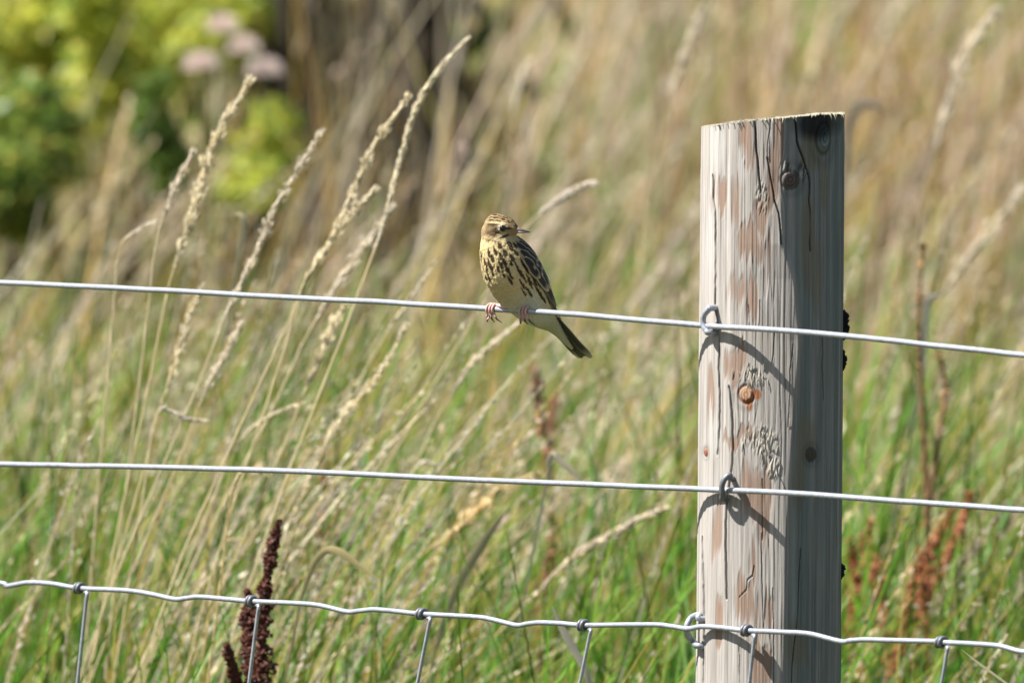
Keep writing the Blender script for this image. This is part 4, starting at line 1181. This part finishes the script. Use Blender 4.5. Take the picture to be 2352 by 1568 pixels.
        cc = np.zeros((m, 6, 3))
        cc[:, 0] = cc[:, 5] = fringe; cc[:, 1] = cc[:, 4] = np.array(centre); cc[:, 2] = cc[:, 3] = rach
        cc[-1] = fringe; cc[-2] = cc[-2] * .5 + np.array(fringe) * .5
        i, j = np.meshgrid(np.arange(m - 1), np.arange(5), indexing='ij'); i, j = i.ravel(), j.ravel()
        q = np.stack([i * 6 + j, (i + 1) * 6 + j, (i + 1) * 6 + j + 1, i * 6 + j + 1], 1)
        cc = cc.reshape(-1, 3) * RNG.uniform(.85, 1.15)
        return link(name, mesh_np(name, VV.reshape(-1, 3), [q], cc), M_FEATHER, parent)
    def on_body(s, ph, out):
        s = np.clip(s, 0, .999); f = s * 159; i = int(f); 
        c = A[i]; r = RAD[i]
        a = math.radians(ph)
        nn = vent * math.cos(a) + Lft * math.sin(a)
        return c + nn * (r + out), nn
    DK, FR = (.040, .033, .024), (.55, .46, .30)
    for side in (1, -1):
        rows = []
        # scapular and small coverts
        for s0, ph0, ph1, kn, Ls, hw_, lay in ((.07, 104, 150, 4, .10, .0030, .0010), (.12, 96, 150, 5, .11, .0032, .0014), (.17, 90, 150, 6, .12, .0034, .0018), (.23, 90, 146, 5, .13, .0036, .0020), (.29, 96, 140, 4, .19, .0036, .0022)):
            for k in range(kn):
                rows.append((s0 + .012 * (k % 2), ph0 + (ph1 - ph0) * k / (kn - 1), Ls, hw_, lay, FR, DK))
        # tertials and the folded flight feathers
        for k, (s0, ph, Ls, hw_) in enumerate([(.36, 104, .26, .0034), (.36, 116, .28, .0036), (.36, 130, .27, .0038), (.40, 101, .29, .0026), (.42, 107, .30, .0024), (.44, 113, .31, .0024), (.46, 120, .31, .0024), (.45, 127, .30, .0024)]):
            rows.append((s0, ph, Ls, hw_, .0016 - .0001 * k, (.22, .19, .12), (.05, .043, .034)))
        wing = None
        for (s0, ph, Ls, hw_, lay, fr, dk) in rows:
            path, nn = [], []
            for u in np.linspace(0, 1, 8):
                p_, q_ = on_body(s0 + Ls * u, side * (ph + 9 * u), lay + .0006 * u)
                path.append(p_); nn.append(q_)
            path = np.array(path); nn = np.array(nn)
            if wing is None:       # the wing's skin under the feathers: a curved plate along the flank
                g = []
                for s in np.linspace(.05, .66, 14):
                    b0 = 98 + 20 * s; wdt = 44 * math.sin(math.pi * min(1, (s - .02) / .7)) + 4
                    for v in np.linspace(0, 1, 6):
                        p_, q_ = on_body(s, side * (b0 + wdt * v), .0004 + .0006 * math.sin(math.pi * v))
                        g.append(p_)
                qq = [(a * 6 + b, a * 6 + b + 1, a * 6 + b + 7, a * 6 + b + 6) for a in range(13) for b in range(5)]
                wing = link('wing', mesh_np('wing', g, [np.array(qq)], np.tile(np.array((.06, .05, .04)), (len(g), 1))), M_FEATHER, t)
            feather(path, nn, hw_, dk, fr, wing)
    # tail feathers: a narrow folded fan beyond the vent
    tailo = None
    base = pt(905, 1095)
    nT = vent * .9 + Lft * .1; nT /= np.linalg.norm(nT)
    tips = [(1150, 1452), (1166, 1456), (1182, 1446), (1200, 1446), (1216, 1450), (1232, 1452), (1246, 1454), (1258, 1450)]
    for k, (tx, ty) in enumerate(tips):
        u = k / 7
        b = base + Lft * ((u - .5) * 120 * UM) - nT * (.0016 - .0012 * abs(u - .5) * 2)
        tp = np.array(at(*cpx(tx, ty), YB + K * (1200 - 640) * UM - (u - .5) * .010)) - nT * .0006 * (3.5 - abs(k - 3.5))
        mid = (b + tp) / 2 + nT * .0012
        path = catmull([b, mid, tp], 9)
        if tailo is None:
            Vr, qr, tr_ = sweep(catmull([pt(820, 1040), pt(900, 1110), pt(985, 1215)], 10), np.linspace(90, 26, 10) * UM, 10)
            tailo = link('tail', mesh_np('tail', Vr, [qr, tr_], np.tile(np.array((.20, .19, .11)), (len(Vr), 1))), M_PLUME, t)
        edge = (.46, .46, .34) if k in (0, 7) else (.15, .145, .09)
        feather(path, np.tile(-nT, (9, 1)) * -1, .0031, (.070, .070, .045), edge, tailo, 'tail_feather', (.05, .045, .03), .8, .8)
    # eye, with its pale lid
    for sgn in (1, -1):
        # find surface at the eye
        mk = (np.hypot(ha - EA, hb - EB) < 14) & (hc * sgn > 0)
        ec = V[mk].mean(0) if mk.any() else hp(EA, EB, 90 * sgn)
        bm = bmesh.new(); bmesh.ops.create_uvsphere(bm, u_segments=24, v_segments=16, radius=31 * UM)
        me = bpy.data.meshes.new('eye'); bm.to_mesh(me); bm.free()
        for p_ in me.polygons: p_.use_smooth = True
        e = link('eye', me, M_EYE, t); e.location = Vector(ec - HS * sgn * 13 * UM)
    # beak
    def mandible(name, z0, h0_, tip, seglen, cbase, ctip):
        m_, k_ = 14, 12
        VV, CC = [], []
        for i in range(m_):
            u = i / (m_ - 1)
            w = (19 * (1 - u) ** .75 + 1.2) * UM; hgt = (h0_ * (1 - u) ** .85 + 1.0) * UM
            c = hp(126 + seglen * u, z0 + (tip - z0) * u ** 1.3)
            for j in range(k_):
                a = 2 * math.pi * j / k_
                VV.append(c + HS * math.cos(a) * w + HU * math.sin(a) * hgt)
                f = min(1, max(0, (u - .25) / .35)); CC.append(np.array(cbase) * (1 - f) + np.array(ctip) * f)
        qq = [(i * k_ + j, i * k_ + (j + 1) % k_, (i + 1) * k_ + (j + 1) % k_, (i + 1) * k_ + j) for i in range(m_ - 1) for j in range(k_)]
        link(name, mesh_np(name, VV, [np.array(qq)], np.array(CC)), M_BEAK, t)
    mandible('upper_beak', -8, 23, -26, 170, (.16, .12, .10), (.035, .03, .035))
    mandible('lower_beak', -32, 16, -28, 156, (.52, .40, .30), (.10, .08, .08))
    # legs and toes round the wire
    fd = np.array(FDIR); fn = np.array(FNOR); up = np.array([0, 0, 1.0])
    SK, CL = np.array((.58, .34, .30)), np.array((.07, .05, .035))
    def foot(cx, cy, body_c, hock):
        c = np.array(at_fence(*cpx(cx, cy)))
        parts, cols_ = [], []
        def tube(pts, r, n=18, claw=None):
            L = catmull(pts, n)
            ripple = 1 + .10 * np.sin(np.arange(n) * 2.4)
            V_, q_, t_ = sweep(L, np.interp(np.linspace(0, 1, n), np.linspace(0, 1, len(r)), r) * ripple, 8)
            k = np.repeat(np.linspace(0, 1, n), 8); k = np.append(k, [0, 1])
            w = np.clip((k - claw) / .05, 0, 1) if claw else np.zeros_like(k)
            parts.append((V_, q_, t_)); cols_.append(SK * (1 - w[:, None]) + CL * w[:, None])
        R_ = .0030
        P_ = lambda deg, s, r=R_: c + fd * s + (fn * math.cos(math.radians(deg)) + up * math.sin(math.radians(deg))) * r
        j0 = P_(125, 0, .0037)
        tube([pt(*body_c), pt(*hock), j0], [.0017, .0011, .0011, .0013], 14)
        for s, ex in ((-.0030, -.0012), (-.0002, .0004), (.0024, .0022)):
            tube([j0, P_(92, s * .8, .0034), P_(40, s), P_(-10, s), P_(-62, s + ex * .3, .0034), P_(-80, s + ex, .0062), P_(-98, s + ex * 2.2, .0088)], [.0010, .0009, .0008, .0008, .0008, .0006, .0002], 26, .74)
        tube([j0, P_(165, -.0012, .0034), P_(215, -.0016, .0032), P_(262, -.0022, .0042), P_(285, -.0030, .0068), P_(300, -.0012, .0092)], [.0010, .0009, .0009, .0009, .0007, .0002], 24, .8)
        V_, q_, t_ = join_parts(parts)
        link('leg', mesh_np('leg', V_, [q_, t_], np.vstack(cols_)), M_LEG, t)
    foot(368, 1012, (590, 950), (505, 992))
    foot(668, 1033, (705, 950), (690, 1000))
    return t
make_bird()
